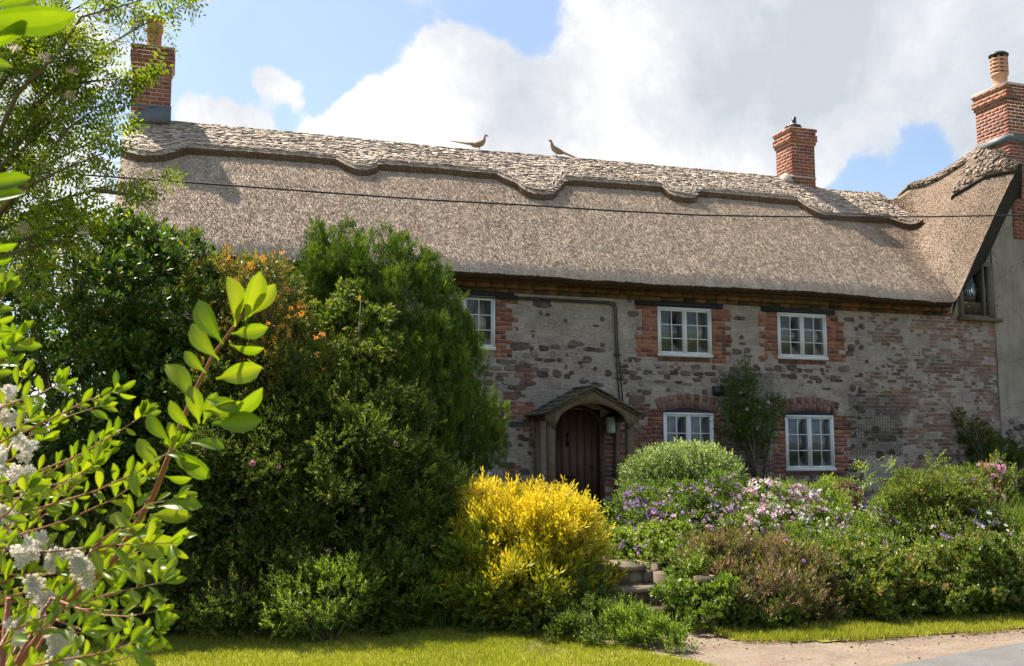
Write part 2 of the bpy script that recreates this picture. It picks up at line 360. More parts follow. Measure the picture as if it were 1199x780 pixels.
def mat_glass():
    m, nt, N, L = newmat('old_window_glass')
    g = N.new('ShaderNodeBsdfGlossy'); g.inputs['Roughness'].default_value = .03; g.inputs['Color'].default_value = (.9, .93, .92, 1)
    t = N.new('ShaderNodeBsdfTransparent'); t.inputs['Color'].default_value = (.88, .9, .88, 1)
    fr = N.new('ShaderNodeFresnel'); fr.inputs['IOR'].default_value = 1.5
    b = N.new('ShaderNodeBump'); b.inputs['Strength'].default_value = .12; b.inputs['Distance'].default_value = .05
    L.new(noise(N, L, OC(N), 4, 2), b.inputs['Height']); L.new(b.outputs[0], g.inputs['Normal'])
    x = N.new('ShaderNodeMixShader'); L.new(mth(N, L, 'MULTIPLY', fr.outputs[0], 1.1, True), x.inputs[0]); L.new(t.outputs[0], x.inputs[1]); L.new(g.outputs[0], x.inputs[2])
    o = N.new('ShaderNodeOutputMaterial'); L.new(x.outputs[0], o.inputs[0]); return m
M['glass'] = mat_glass()
def mat_ground(name, stops, scale, rough=.95, bstr=.6, speck=None):
    m, nt, N, L = newmat(name); co = OC(N)
    c = ramp(N, stops, noise(N, L, co, scale, 8, .65), L).outputs[0]
    c = mix(N, L, .4, c, ramp(N, stops, noise(N, L, co, scale*14, 4, .6), L).outputs[0])
    if speck:
        v = N.new('ShaderNodeTexVoronoi'); v.inputs['Scale'].default_value = speck[0]; L.new(co, v.inputs['Vector'])
        c = mix(N, L, speck[1], c, v.outputs['Color'], 'SOFT_LIGHT')
    finish(nt, N, L, c, rough, noise(N, L, co, scale*22, 5, .7), bstr, .02, 0, .25); return m
M['lawn'] = mat_ground('lawn_turf', [(.3, (.14, .15, .018)), (.5, (.25, .25, .035)), (.7, (.34, .28, .08))], 1.6)
M['grassfar'] = mat_ground('meadow', [(.3, (.05, .075, .018)), (.7, (.11, .13, .035))], .6)
M['gravel'] = mat_ground('gravel_path', [(.3, (.13, .095, .068)), (.5, (.22, .17, .125)), (.72, (.31, .25, .19))], 2.5, speck=(60, .22))
M['asphalt'] = mat_ground('worn_asphalt', [(.3, (.11, .107, .105)), (.7, (.18, .175, .17))], 2, .9, .5, (110, .2))
M['soil'] = mat_ground('garden_soil', [(.3, (.03, .022, .014)), (.7, (.08, .06, .04))], 3)
def mat_door():
    m, nt, N, L = newmat('oak_plank_door'); co = OC(N)
    g = noise(N, L, co, 9, 6, .6, (6, 1, .5)); 
    a = N.new('ShaderNodeAttribute'); a.attribute_name = 'tint'
    f = mth(N, L, 'ADD', mth(N, L, 'MULTIPLY', g, .6), mth(N, L, 'MULTIPLY', a.outputs['Fac'], .45))
    c = ramp(N, [(.25, (.035, .015, .010)), (.55, (.095, .045, .026)), (.85, (.23, .105, .05))], f, L).outputs[0]
    finish(nt, N, L, c, .6, g, .4, .01, 0, .4); return m
M['door'] = mat_door()
LF = {}
LF['laurel'] = leafmat('laurel_leaf', [(0, (.025, .055, .010)), (.45, (.06, .115, .018)), (.8, (.13, .21, .03)), (1, (.22, .18, .04))], .35, rough=.42, spec=.35)
LF['hedge'] = leafmat('hedge_leaf', [(0, (.04, .062, .012)), (.5, (.095, .135, .025)), (.85, (.17, .205, .04)), (1, (.26, .2, .06))], .42, rough=.6, spec=.2)
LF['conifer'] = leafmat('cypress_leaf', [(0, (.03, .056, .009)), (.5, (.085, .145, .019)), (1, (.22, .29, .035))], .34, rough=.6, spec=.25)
LF['elder'] = leafmat('rowan_leaf', [(0, (.04, .07, .008)), (.5, (.13, .18, .015)), (1, (.28, .31, .03))], .55)
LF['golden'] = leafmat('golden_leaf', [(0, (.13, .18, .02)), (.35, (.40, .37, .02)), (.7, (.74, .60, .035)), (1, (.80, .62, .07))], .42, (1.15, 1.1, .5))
LF['fresh'] = leafmat('fresh_leaf', [(0, (.06, .11, .014)), (.5, (.15, .22, .03)), (1, (.30, .36, .06))], .48)
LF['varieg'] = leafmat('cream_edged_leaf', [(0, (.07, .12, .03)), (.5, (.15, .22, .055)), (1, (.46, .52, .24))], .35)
LF['purple'] = leafmat('purple_brown_leaf', [(0, (.07, .10, .02)), (.4, (.14, .15, .04)), (.7, (.20, .13, .08)), (1, (.29, .16, .13))], .4)
LF['mixed'] = leafmat('mixed_leaf', [(0, (.05, .09, .014)), (.5, (.13, .18, .028)), (.82, (.24, .26, .05)), (1, (.32, .18, .08))], .45)
LF['grass'] = leafmat('grass_blade', [(0, (.14, .17, .014)), (.5, (.31, .33, .03)), (1, (.50, .44, .10))], .4, rough=.55)
LF['spirea'] = leafmat('spirea_leaf', [(0, (.07, .14, .012)), (.5, (.16, .25, .015)), (1, (.28, .33, .03))], .5, (1.25, 1.2, .25), .38)
LF['honey'] = leafmat('honeysuckle_leaf', [(0, (.05, .09, .02)), (.5, (.16, .16, .03)), (.8, (.35, .22, .05)), (1, (.42, .16, .05))], .45)
PET = {k: leafmat(k+'_petal', [(0, a), (1, b)], .4, (1.1, 1.05, 1.1), .6, .2) for k, a, b in (
    ('white', (.75, .74, .70), (.88, .86, .80)), ('ivory', (.60, .57, .47), (.78, .75, .66)), ('pink', (.62, .34, .44), (.82, .64, .70)), ('purple', (.30, .18, .44), (.56, .38, .64)),
    ('rose', (.48, .13, .22), (.70, .36, .42)), ('orange', (.72, .22, .03), (.85, .45, .08)), ('straw', (.30, .22, .13), (.48, .38, .25)), ('cream', (.55, .45, .36), (.74, .66, .55)))}

# ================================================================== THE COTTAGE
TZ = .55                                    # garden terrace level
cot = empty('thatched_cottage', (7.4, 2.6, TZ), 'long thatched stone and brick cottage with white casement windows and sculpted straw ridge', 'cottage')
XA = 16.22
WIN = [(3.98, 5.08, 3.47, 4.39), (8.162, 9.258, 3.465, 4.365), (10.67, 11.755, 3.49, 4.37), (8.244, 9.255, 1.40, 2.45), (10.766, 11.835, 1.397, 2.434), (3.92, 5.0, 1.36, 2.36)]
DOOR = (6.16, 7.02, TZ+.03, 2.50)
def wall_h(x, z): return .006+.016*(fbm(x*2.2, z*3.5, 4, 1)-.35)+.010*(fbm(x*11, z*14, 3, 5)-.5)
gx = np.arange(-1.05, 15.86, .03); gz = np.arange(.2, 4.80, .03)
X_, Z_ = np.meshgrid(gx, gz); Hh = wall_h(X_, Z_)
V = np.stack([X_, -Hh, Z_], -1).reshape(-1, 3); nx_ = len(gx)
ii, jj = np.meshgrid(np.arange(nx_-1), np.arange(len(gz)-1)); a = (jj*nx_+ii).ravel()
F = np.stack([a, a+1, a+1+nx_, a+nx_], 1); cxm = (gx[ii.ravel()]+.015); czm = (gz[jj.ravel()]+.015)
keep = np.ones(len(F), bool)
for (x0, x1, z0, z1) in WIN+[DOOR]: keep &= ~((cxm > x0+.01) & (cxm < x1-.01) & (czm > z0+.01) & (czm < z1-.01))
WALLV, WALLF = V, F[keep]
mb = MB()                                   # other outer walls and the gable ends
mb.box(-1.05, -.75, .1, 5.6, .2, 4.9); mb.box(-1.05, 15.85, 5.3, 5.6, .2, 4.9); 
mb.prism([(0, 0)]*0 or [(-.0, 0), (1, 0), (.5, 1)], 0, .01) if 0 else None
for xg in (-1.05, 15.4):
    mb.add([(xg, .1, 4.6), (xg, 5.6, 4.6), (xg, 2.6, 7.2), (xg+.3, .1, 4.6), (xg+.3, 5.6, 4.6), (xg+.3, 2.6, 7.2)], [(0, 2, 1), (3, 4, 5), (0, 1, 4, 3), (1, 2, 5, 4), (2, 0, 3, 5)])
mb.build('side_walls', M['wall'], cot)
mb = MB()                                   # rooms behind the windows
for (z0, z1) in ((.6, 2.62), (2.75, 4.95)):
    for (x0, x1) in ((-.7, 3.2), (3.21, 5.75), (5.76, 7.75), (7.76, 10.0), (10.01, 15.3)):
        v = [(x0, .12, z0), (x1, .12, z0), (x1, 3.6, z0), (x0, 3.6, z0), (x0, .12, z1), (x1, .12, z1), (x1, 3.6, z1), (x0, 3.6, z1)]
        mb.add(v, [(0, 1, 2, 3), (4, 7, 6, 5), (1, 5, 6, 2), (2, 6, 7, 3), (3, 7, 4, 0)])
mb.build('rooms', M['room'], cot)

# ---- brick dressings, arches, corbel course, rubble stones
def bricks(mb, x0, x1, z0, z1, mask=None, y=-.015, yj=.005, bl=.215, ch=.068, j=.010, tf=None, header=.35):
    z = z0; r = 0
    while z+ch*.6 < z1:
        hh = min(ch, z1-z); x = x0-(bl*.5 if r % 2 else 0)-random.uniform(0, .02)
        while x < x1:
            l = (bl*.47 if random.random() < header else bl)*random.uniform(.93, 1.05); xa, xb = max(x, x0), min(x+l, x1)
            if xb-xa > .03 and (mask is None or mask((xa+xb)/2, z+hh/2)):
                t = tf((xa+xb)/2, z+hh/2) if tf else random.random()
                mb.box(xa, xb, y+random.uniform(-yj, yj), .03, z+random.uniform(0, .004), z+hh-random.uniform(0, .004), max(0, min(1, t)), .0025)
            x += l+j
        z += hh+j; r += 1
def dress(mb, xe, side, z0, z1, wmin=.2, wmax=.4, tone=.62):
    """toothed brick jamb beside an opening"""
    z = z0; r = 0
    while z < z1-.03:
        w = random.choice((wmin, wmin+.11, wmax)); hh = min(.068, z1-z); x = 0
        while x < w-.03:
            l = min(random.choice((.105, .215)), w-x)
            xa, xb = (xe-x-l, xe-x) if side < 0 else (xe+x, xe+x+l)
            mb.box(xa, xb, -.017+random.uniform(-.005, .005), .03, z+.002, z+hh, max(0, min(1, random.gauss(tone, .24))), .0025); x += l+.010
        z += hh+.010; r += 1
w1, w2, w3, w4, w5, w6 = WIN
def dressb(*a): m_ = MB(); dress(m_, *a); m_.build('brick_jamb', M['brick'], cot)
dressb(w1[1], 1, w1[2]-.12, w1[3]+.05, .2, .42); dressb(w2[0], -1, w2[2]-.02, w2[3]+.02, .3, .44, .7); dressb(w2[1], 1, w2[2]-.1, w2[3]+.02, .3, .44)
dressb(w3[0], -1, w3[2]-.02, w3[3], .28, .42, .66); dressb(w3[1], 1, w3[2]-.02, w3[3], .28, .42)
dressb(w4[0], -1, w4[2]-.2, w4[3]+.1, .3, .5, .42); dressb(w4[1], 1, w4[2]-.2, w4[3]-.02, .15, .3, .42)
dressb(w5[0], -1, w5[2]-.2, w5[3]-.02, .15, .26, .5); dressb(w5[1], 1, w5[2]-.25, w5[3], .3, .52, .5)
for w in (w2, w3, w5):                       # brick-on-edge sills
    b = MB(); x = w[0]
    while x < w[1]-.05: b.box(x, x+.066, -.02, .03, w[2]-.085, w[2]-.012, random.uniform(.1, .5), .002); x += .076
    b.build('brick_sill', M['brick'], cot)
b = MB()                                     # patchy brick left of the door
bricks(b, 5.02, 5.75, .6, 3.35, lambda x, z: (fbm(x*2.6, z*3, 3, 4) > .60), tf=lambda x, z: random.gauss(.35, .2))
bricks(b, 5.12, 5.78, 2.3, 2.62, None, tf=lambda x, z: random.gauss(.45, .2))
bricks(b, 7.1, 8.0, .6, 2.6, lambda x, z: fbm(x*2+3, z*3, 3, 6) > .42, tf=lambda x, z: random.gauss(.35, .22))
bricks(b, 9.3, 10.5, .6, 2.25, lambda x, z: fbm(x*2, z*3, 3, 9) > .5, y=-.012, tf=lambda x, z: random.gauss(.3, .2))
b1 = b
b = MB()                                     # weathered brick wall toward the right end
def mk(x, z):
    edge = 12.6+.9*(fbm(z*1.5, 3.3, 3, 2)-.5)*2+(.5 if z < 2.6 else 0)
    return x > edge+random.uniform(-.15, .15) and fbm(x*1.3, z*1.6, 3, 12) > .32
bricks(b, 12.0, 15.84, .5, 4.55, mk, y=-.010, yj=.006, bl=.2, ch=.062, tf=lambda x, z: .42+.5*(fbm(x*.9, z*1.2, 3, 7)-.5)*2+random.gauss(0, .16)+(.2 if x > 15.1 and z > 3.2 else 0))
b2 = b
def arch(x0, x1, zs, rise, th, mb, ext=.08):
    xc = (x0+x1)/2; hw = (x1-x0)/2+ext; R = (hw*hw+rise*rise)/(2*rise); zc = zs+rise-R; am = math.asin(hw/R); n = int(2*am*R/.078)
    for ring in (0, 1):
        for i in range(n):
            g0 = -am+2*am*(i+.06)/n; g1 = -am+2*am*(i+.94)/n; r0 = R+.006+ring*(th/2+.004); r1 = r0+th/2-.008
            if ring == 0 and i % 2 == 0: r1 = R+th-.01
            if ring == 1 and i % 2 == 0: continue
            yy = -.02+random.uniform(-.004, .004)
            p = [(xc+r0*sin(g0), zc+r0*cos(g0)), (xc+r0*sin(g1), zc+r0*cos(g1)), (xc+r1*sin(g1), zc+r1*cos(g1)), (xc+r1*sin(g0), zc+r1*cos(g0))]
            mb.prism(p, yy, .03, random.gauss(.45, .22))
    return xc, zc, R, am
for w, rs in ((w4, .10), (w5, .10), (w6, .10)):
    b = MB(); xc, zc, R, am = arch(w[0], w[1], w[3]-.01, rs, .26, b); b.build('brick_arch', M['brick_arch'], cot)
    b = MB(); pts = [(w[0]-.02, w[3]-.015)]+[(xc+R*sin(g), zc+R*cos(g)) for g in np.linspace(-am*.93, am*.93, 13)]+[(w[1]+.02, w[3]-.015)]
    b.prism(pts[::-1], -.026, .02); b.build('arch_board', M['tar'], cot)
b = MB()                                     # corbelled eaves courses
for k, (z0, z1, y0, bl) in enumerate(((4.468, 4.535, -.05, .225), (4.542, 4.64, -.10, .25))):
    x = -1.0+k*.1
    while x < 14.6:
        l = bl*random.uniform(.92, 1.06); b.box(x, x+l-.012, y0-random.uniform(0, .012), .03, z0+random.uniform(0, .006), z1, random.gauss(.25 if k == 0 else .55, .2), .004); x += l
b.build('eaves_brick_course', M['corbel'], cot)
b = MB(); b.box(-1, 14.7, -.13, .03, 4.642, 4.70, .2); b.build('wall_plate', M['oak'], cot)
for x0, x1, z0 in ((3.6, 5.42, 4.392), (7.72, 9.50, 4.372), (10.33, 11.95, 4.374)):
    b = MB(); b.box(x0, x1, -.045, .03, z0, z0+.085, .5, .006); b.build('lintel', M['tar'], cot)
# rubble stones half buried in the lime
def blob_stone(mb, x, z, w, h, t):
    n = random.randint(7, 10); ph = random.uniform(0, 6); pr = random.uniform(.008, .022)
    o, i2 = [], []
    for k in range(n):
        g = 2*pi*k/n+ph; e = random.uniform(.78, 1.08); cxs = max(-1, min(1, cos(g)*1.25)); czs = max(-1, min(1, sin(g)*1.25))
        o.append((x+w/2*cxs*e, .01, z+h/2*czs*e)); i2.append((x+w/2*cxs*e*.84, -.008-pr+random.uniform(-.003, .003), z+h/2*czs*e*.84))
    mid = [(x+(p[0]-x)*1.0, -.008-pr*.4, z+(p[2]-z)*1.0) for p in o]
    mb.add(o+mid+i2, [(k, (k+1) % n, (k+1) % n+n, k+n) for k in range(n)]+[(k+n, (k+1) % n+n, (k+1) % n+2*n, k+2*n) for k in range(n)]+[tuple(2*n+k for k in range(n))], t)
b = MB()
STN = [(635, 356, 21, 11, .3), (609, 405, 22, 12, .35), (636, 408, 11, 8, .15), (650, 406, 11, 5, .5), (675, 403, 18, 6, .6), (700, 410, 14, 5, .4), (631, 421, 9, 4, .2), (643, 422, 13, 5, .25), (655, 422, 6, 5, .25), (687, 421, 11, 8, .3),
       (607, 430, 11, 8, .3), (618, 428, 8, 6, .3), (635, 438, 14, 8, .2), (652, 438, 11, 9, .45), (664, 441, 7, 6, .3), (605, 454, 22, 6, .2), (712, 437, 8, 8, .3), (728, 435, 10, 6, .5), (741, 441, 9, 8, .4), (745, 468, 20, 11, .5),
       (585, 443, 9, 7, .3), (674, 421, 8, 8, .9), (661, 405, 6, 4, .9), (592, 424, 16, 7, .55), (884, 431, 10, 9, .3), (926, 430, 14, 8, .2), (911, 431, 9, 7, .35), (893, 421, 9, 7, .5), (862, 412, 12, 7, .4), (875, 410, 9, 7, .5),
       (948, 447, 7, 4, .3), (958, 446, 9, 6, .3), (975, 443, 8, 8, .4), (962, 433, 6, 5, .4), (986, 432, 10, 8, .65), (998, 455, 10, 8, .2), (1008, 382, 7, 6, .2), (1002, 385, 6, 5, .2), (1010, 384, 6, 5, .6), (997, 374, 6, 4, .3),
       (1003, 401, 6, 6, .3), (1008, 407, 6, 6, .25), (991, 431, 9, 8, .75), (1005, 478, 9, 7, .2), (1025, 503, 12, 10, .15), (1012, 521, 8, 6, .35), (1030, 533, 11, 10, .1), (1044, 530, 9, 8, .15), (1045, 513, 9, 7, .3), (1014, 507, 5, 8, .3), (1038, 515, 10, 5, .2),
       (1002, 548, 12, 8, .25), (1003, 560, 14, 9, .2), (825, 459, 7, 6, .25), (762, 436, 5, 5, .25), (781, 441, 8, 7, .3), (757, 460, 12, 7, .4), (583, 485, 14, 7, .2), (607, 497, 22, 8, .2), (593, 520, 12, 8, .35), (610, 512, 9, 7, .2),
       (596, 545, 14, 8, .4), (614, 552, 12, 8, .3), (604, 562, 10, 7, .5), (590, 575, 14, 8, .3), (622, 520, 6, 8, .3), (737, 352, 6, 5, .5), (705, 374, 5, 5, .2), (820, 440, 6, 5, .3), (868, 395, 5, 5, .25), (1022, 365, 6, 4, .3), (741, 368, 12, 8, .45)]
for (x, y, w, h, t) in STN:
    p = W(x, y); s_ = FPX*.948*17/((CAM[1]*-1/cos(YAW)+0)/(1-(x-CX)*.000287))**2
    dz = 17/(1-(x-CX)*.000287)/FPX; blob_stone(b, p[0], p[2], w/58., h*dz, t)
def free(x, z, m=.12):
    return all(not (w[0]-m-.3 < x < w[1]+m+.3 and w[2]-m < z < w[3]+.4) for w in WIN) and not (5.6 < x < 7.5 and z < 2.9)
for k in range(1700):
    x = random.uniform(-1, 14.2); z = random.uniform(.6, 4.3)
    d = fbm(x*.8, z*1.1, 3, 21); 
    if z > 3.55 and x > 4 and random.random() < .6: continue
    if x > 12.5 and random.random() < .75: continue
    if d < .40 and random.random() < .8: continue
    if free(x, z): blob_stone(b, x, z, random.choice((random.uniform(.04, .10), random.uniform(.08, .24))), random.uniform(.035, .10), max(0, min(1, random.gauss(.48, .3))))
fs = [tuple(f) for f in WALLF.tolist()]; vs = WALLV.tolist(); tt = [.5]*len(fs); mi = [0]*len(fs)
z = .7
while z < 4.3:                               # coursed runs of squared stone and old brick
    x = -1+random.uniform(0, .3)
    while x < 14:
        w = random.uniform(.08, .27)
        if fbm(x*.9+5, z*2.2, 3, 77) > (.56 if z < 3.2 else .66) and free(x, z, .1) and (x < 12.8 or random.random() < .3):
            blob_stone(b, x, z+random.uniform(-.012, .012), w, random.uniform(.06, .10), max(0, min(1, random.gauss(.55, .28))))
        x += w+random.uniform(.015, .06)
    z += random.uniform(.10, .13)
for k, q in enumerate((b1, b2, b)):
    n0 = len(vs); vs += q.v; fs += [tuple(i+n0 for i in f) for f in q.f]; tt += q.t; mi += [k+1]*len(q.f)
o = build('front_wall', vs, fs, M['wall'], cot, tt)
for m_ in ('brick', 'brick_pale', 'stone'): o.data.materials.append(M[m_])
o.data.polygons.foreach_set('material_index', mi); o.data.polygons.foreach_set('use_smooth', [m_ == 0 for m_ in mi])

# ---- windows
def window(w, shift=0, curt=((.0, .22), (.78, 1.0)), rows=3, parent=cot, label=None):
    x0, x1, z0, z1 = w; b = MB(); fw = .042; y0, y1 = -.03, .05
    b.box(x0, x1, y0, y1, z1-fw, z1); b.box(x0-.01, x1+.01, y0-.025, y1, z0-.004, z0+fw+.01); b.box(x0, x0+fw, y0, y1, z0+fw+.01, z1-fw); b.box(x1-fw, x1, y0, y1, z0+fw+.01, z1-fw)
    xm = (x0+x1)/2; b.box(xm-.017, xm+.017, y0, y1, z0+fw+.01, z1-fw)
    wn = b.build('window', M['white_paint'], parent, loc=((x0+x1)/2, 0, z0), label=label)
    for (a0, a1) in ((x0+fw+.002, xm-.019), (xm+.019, x1-fw-.002)):
        s = MB(); q = .026; c0, c1 = z0+fw+.013, z1-fw-.003; ya, yb = y0+.010, y1-.015
        s.box(a0, a1, ya, yb, c1-q, c1); s.box(a0, a1, ya, yb, c0, c0+q+.008); s.box(a0, a0+q, ya, yb, c0+q+.008, c1-q); s.box(a1-q, a1, ya, yb, c0+q+.008, c1-q)
        m_ = (a0+a1)/2; s.box(m_-.008, m_+.008, ya+.004, yb-.004, c0+q+.008, c1-q)
        for k in range(1, rows):
            zz = c0+q+(c1-c0-2*q)*k/rows
            s.box(a0+q, m_-.008, ya+.006, yb-.006, zz-.008, zz+.008); s.box(m_+.008, a1-q, ya+.006, yb-.006, zz-.008, zz+.008)
        s.build('casement', M['white_paint'], wn, loc=(a0, 0, c0))
        g = MB(); g.box(a0+q-.003, a1-q+.003, ya+.014, ya+.018, c0+q, c1-q); g.build('pane', M['glass'], wn, loc=(a0, 0, c0))
    for (f0, f1) in curt:
        n = 26; xs = np.linspace(x0+fw+(x1-x0-2*fw)*f0, x0+fw+(x1-x0-2*fw)*f1, n); zs = [z0+.05, (z0+z1)/2, z1-.03]
        v = [(x, .13+.018*sin(k*1.35+zi*.6)+.006*sin(k*.7), z) for zi, z in enumerate(zs) for k, x in enumerate(xs)]
        f = [(r*n+k, r*n+k+1, (r+1)*n+k+1, (r+1)*n+k) for r in range(2) for k in range(n-1)]
        build('curtain', v, f, M['curtain'], wn, smooth=True)
window(w1, curt=((.0, .3), (.72, 1.0))); window(w2, curt=((.62, 1.0),)); window(w3, curt=((.55, 1.0),)); window(w4, curt=((0, .2), (.8, 1.0))); window(w5, curt=((.78, 1.0), (.0, .1))); window(w6)

# ---- door and porch
d0, d1, dz0, dz1 = DOOR
b = MB(); xm = (d0+d1)/2; n = 6; pw = (d1-d0)/n
def dtop(x): return dz1-.16+.16*math.sqrt(max(0, 1-((x-xm)/((d1-d0)/2+.02))**2))
for k in range(n):
    xa = d0+k*pw+.004; xb = d0+(k+1)*pw-.004
    b.prism([(xa, dz0), (xb, dz0), (xb, dtop(xb-.01)), ((xa+xb)/2, dtop((xa+xb)/2)), (xa, dtop(xa+.01))], .045-random.uniform(0, .004), .09, random.uniform(0, .7))
dr = b.build('door', M['door'], cot, loc=(d0, .05, dz0))
b = MB(); b.tube([(6.42, .035, 2.02), (6.42, .01, 2.05), (6.42, 0, 2.0), (6.42, .005, 1.9), (6.42, .03, 1.88)], .014, 8); b.box(6.395, 6.445, .03, .046, 1.84, 2.09); b.build('knocker', M['black'], dr)
b = MB(); b.box(6.36, 6.56, .03, .046, 1.30, 1.36); b.box(6.38, 6.54, .022, .031, 1.312, 1.348); b.build('letter_plate', M['black'], dr)
b = MB(); b.tube([(6.88, .04, 1.5), (6.88, 0, 1.5)], .012, 8); b.tube([(6.88, 0, 1.5), (6.88, -.02, 1.5), (6.88, -.03, 1.5)], [.016, .028, .015], 10); b.build('door_knob', M['black'], dr)
b = MB()
b.prism([(d0-.07, dz0), (d0+.012, dz0), (d0+.012, dz1-.2), (d0-.07, dz1-.12)], -.02, .08); b.prism([(d1-.012, dz0), (d1+.07, dz0), (d1+.07, dz1-.12), (d1-.012, dz1-.2)], -.02, .08)
ar = [(xm+r*sin(g)*1.0, dz1-.36+(.36 if r < .46 else .42)*cos(g)) for r, gs in ((.435, np.linspace(-1.45, 1.45, 13)), (.52, np.linspace(1.5, -1.5, 13))) for g in gs]
b.prism(ar, -.015, .078); b.build('door_frame', M['door'], cot)
b = MB(); b.box(d0-.2, d1+.2, -.35, .1, TZ-.1, TZ+.03, .5, .01); b.build('doorstep', M['step'], cot)


PORX0, PORX1 = 5.78, 7.34; PY = -.74
por = bpy.data.objects.new('porch', None); COL.objects.link(por); por.parent = cot; por.location = [float(v) for v in (np.array([6.56, -.36, TZ])-wloc(cot))]
for x0, x1, y0, y1 in ((5.78, 5.895, PY, PY+.11), (7.205, 7.315, PY, PY+.11), (5.785, 5.875, -.10, -.03), (7.27, 7.35, -.10, -.03)):
    b = MB(); b.box(x0, x1, y0, y1, TZ-.05, 2.37, .5, .004); b.build('post', M['oak'], por)
b = MB()                                     # arched front brace
up_ = [(5.70, 2.345), (6.56, 2.765), (7.40, 2.36)]; ac = [(5.90+1.30*t, 2.19+.36*(1-(2*t-1)**2)**.6) for t in np.linspace(0, 1, 17)]
pts = [(5.70, 2.30)]+[(5.78, 2.26), (5.78, 2.16), (5.895, 2.12)]+ac+[(7.205, 2.12), (7.315, 2.16), (7.315, 2.26), (7.40, 2.31)]+up_[::-1]

k = len(ac)                                  # build as strips between arch curve and gable line
top = lambda x: 2.345+(x-5.70)*(.42/.86) if x < 6.56 else 2.36+(7.40-x)*(.405/.84)
xs = [5.70, 5.78, 5.895]+[p[0] for p in ac]+[7.205, 7.315, 7.40]; lo = [2.305, 2.20, 2.13]+[p[1] for p in ac]+[2.13, 2.20, 2.315]
vs = []
for y in (PY-.03, PY+.03): vs += [(x, y, z) for x, z in zip(xs, lo)]+[(x, y, top(x)) for x in xs]
n = len(xs); fs = []
for i in range(n-1): fs += [(i, i+1, n+i+1, n+i), (2*n+i+1, 2*n+i, 3*n+i, 3*n+i+1), (i+1, i, 2*n+i, 2*n+i+1), (n+i, n+i+1, 3*n+i+1, 3*n+i)]
build('arch_brace', vs, fs, M['oak'], por)
for x in (5.80, 7.27):
    b = MB(); b.box(x, x+.08, PY+.11, -.03, 2.27, 2.36, .5, .004); b.build('side_beam', M['oak'], por)
b = MB()                                     # stone tiles in courses on both slopes
for sd in (-1, 1):
    L_ = 1.02 if sd < 0 else .98; sl = math.atan2(.46, .90); ux, uz = sd*cos(sl), -sin(sl); nxn, nzn = sd*sin(sl), cos(sl)
    nc = 6
    for c in range(nc):
        y = PY-.10
        while y < .0:
            w = random.uniform(.12, .24); w = min(w, .0-y+.01); s0 = L_*c/nc-.02; s1 = L_*(c+1)/nc+.045
            sc_ = (s0+s1)/2; lift = .020+.006*random.random()
            cc = (6.56+ux*sc_+nxn*lift, y+w/2, 2.815+uz*sc_+nzn*lift)
            tl = .02; ax = np.array([ux, 0, uz])*(s1-s0)/2+np.array([nxn, 0, nzn])*tl*.6
            b.obox(cc, ax, (0, w/2-.004, 0), np.array([nxn, 0, nzn])*.011, random.random(), .004); y += w
for i in range(5): b.obox((6.56, PY-.1+.17*(i+.5), 2.845), (.055, 0, -.0), (0, .082, 0), (0, 0, .014), random.random(), .006)
b.build('porch_roof', M['slate'], por)
b = MB(); 
for sd in (-1, 1):
    sl = math.atan2(.46, .90); ux, uz = sd*cos(sl), -sin(sl); b.obox((6.56+ux*.48, (PY-.07)/2, 2.79+uz*.48), np.array([ux, 0, uz])*.48, (0, abs(PY-.07)/2, 0), (0, 0, .012))
b.build('roof_boards', M['oak'], por)
# conduits
b = MB()
for dy, x1, zt, xb in ((0, 7.30, 4.36, 7.34), (.035, 7.34, 4.395, 7.40)):
    b.tube([(4.2, -.05, zt), (6.0, -.05, zt+.005), (x1-.12, -.05, zt), (x1-.03, -.05, zt-.02), (x1, -.05, zt-.10), (x1+.02, -.045, 3.6), (xb, -.045, 3.2), (xb+.05, -.045, 2.5)], .012, 6)
b.build('conduit', M['black'], cot)

# ---- thatch
xr = np.array([-1.2, -.22, 3.1, 5, 7.8, 10.2, 12.57, 13.0, 13.6, 14.5, 15.8, 20]); zrv = np.array([7.66, 7.69, 7.705, 7.70, 7.755, 7.776, 7.79, 7.74, 7.585, 7.57, 7.58, 7.6])-.11
xe_ = np.array([-1.1, 4, 8, 10.9, 14.45, 20]); zev = np.array([4.735, 4.70, 4.67, 4.71, 4.63, 4.60])
YE, YR = -.5, 2.6
def zwr(y): return np.interp(y, [-.6, -.45, -.03, .5, 1.72, 3.05, 6], [7.45, 7.55, 7.92, 8.17, 7.88, 7.62, 7.5])
def roofz(x, y):
    x = np.asarray(x, float); y = np.asarray(y, float)
    ze = np.interp(x, xe_, zev); zr = np.interp(x, xr, zrv); m = (zr-ze)/(YR-YE)
    a = zr-m*(np.sqrt((y-YR)**2+.12**2)-.12)+.05*np.sin(np.clip((y-YE)/(YR-YE), 0, 1)*pi)
    rr = np.clip((YE+.16-y)/.16, 0, 1); a = a-.10*rr**2           # rounded lip
    t = np.clip((y-YE)/3.1, 0, 1); mw = 1.70-.25*t
    bw = zwr(y)-mw*(np.sqrt((XA+.05-x)**2+.16**2)-.16)
    k = .12+.5*t
    s = .5*(a+bw+np.sqrt((a-bw)**2+k*k))
    far = np.clip((13.6-x)/1.2, 0, 1); s = np.where(x < 13.6, s*(1-far)+np.maximum(a, bw)*far, s)
    rl = np.clip((-.80-x)/.30, 0, 1); s = s-.14*rl**2               # rounded left verge
    return s
def rough_(x, y): return .030*(fbm(x*3, y*3.5, 3, 31)-.5)+.022*(fbm(x*22, y*18, 2, 33)-.5)
XL = -1.08
gxr = np.concatenate([np.arange(XL, XA+.35, .04), np.arange(XA+.4, 19.5, .3)])
gyr = np.concatenate([np.arange(YE, YR+.3, .045), np.arange(YR+.45, 5.9, .25)])
X_, Y_ = np.meshgrid(gxr, gyr); Zt = roofz(X_, Y_)+rough_(X_, Y_)
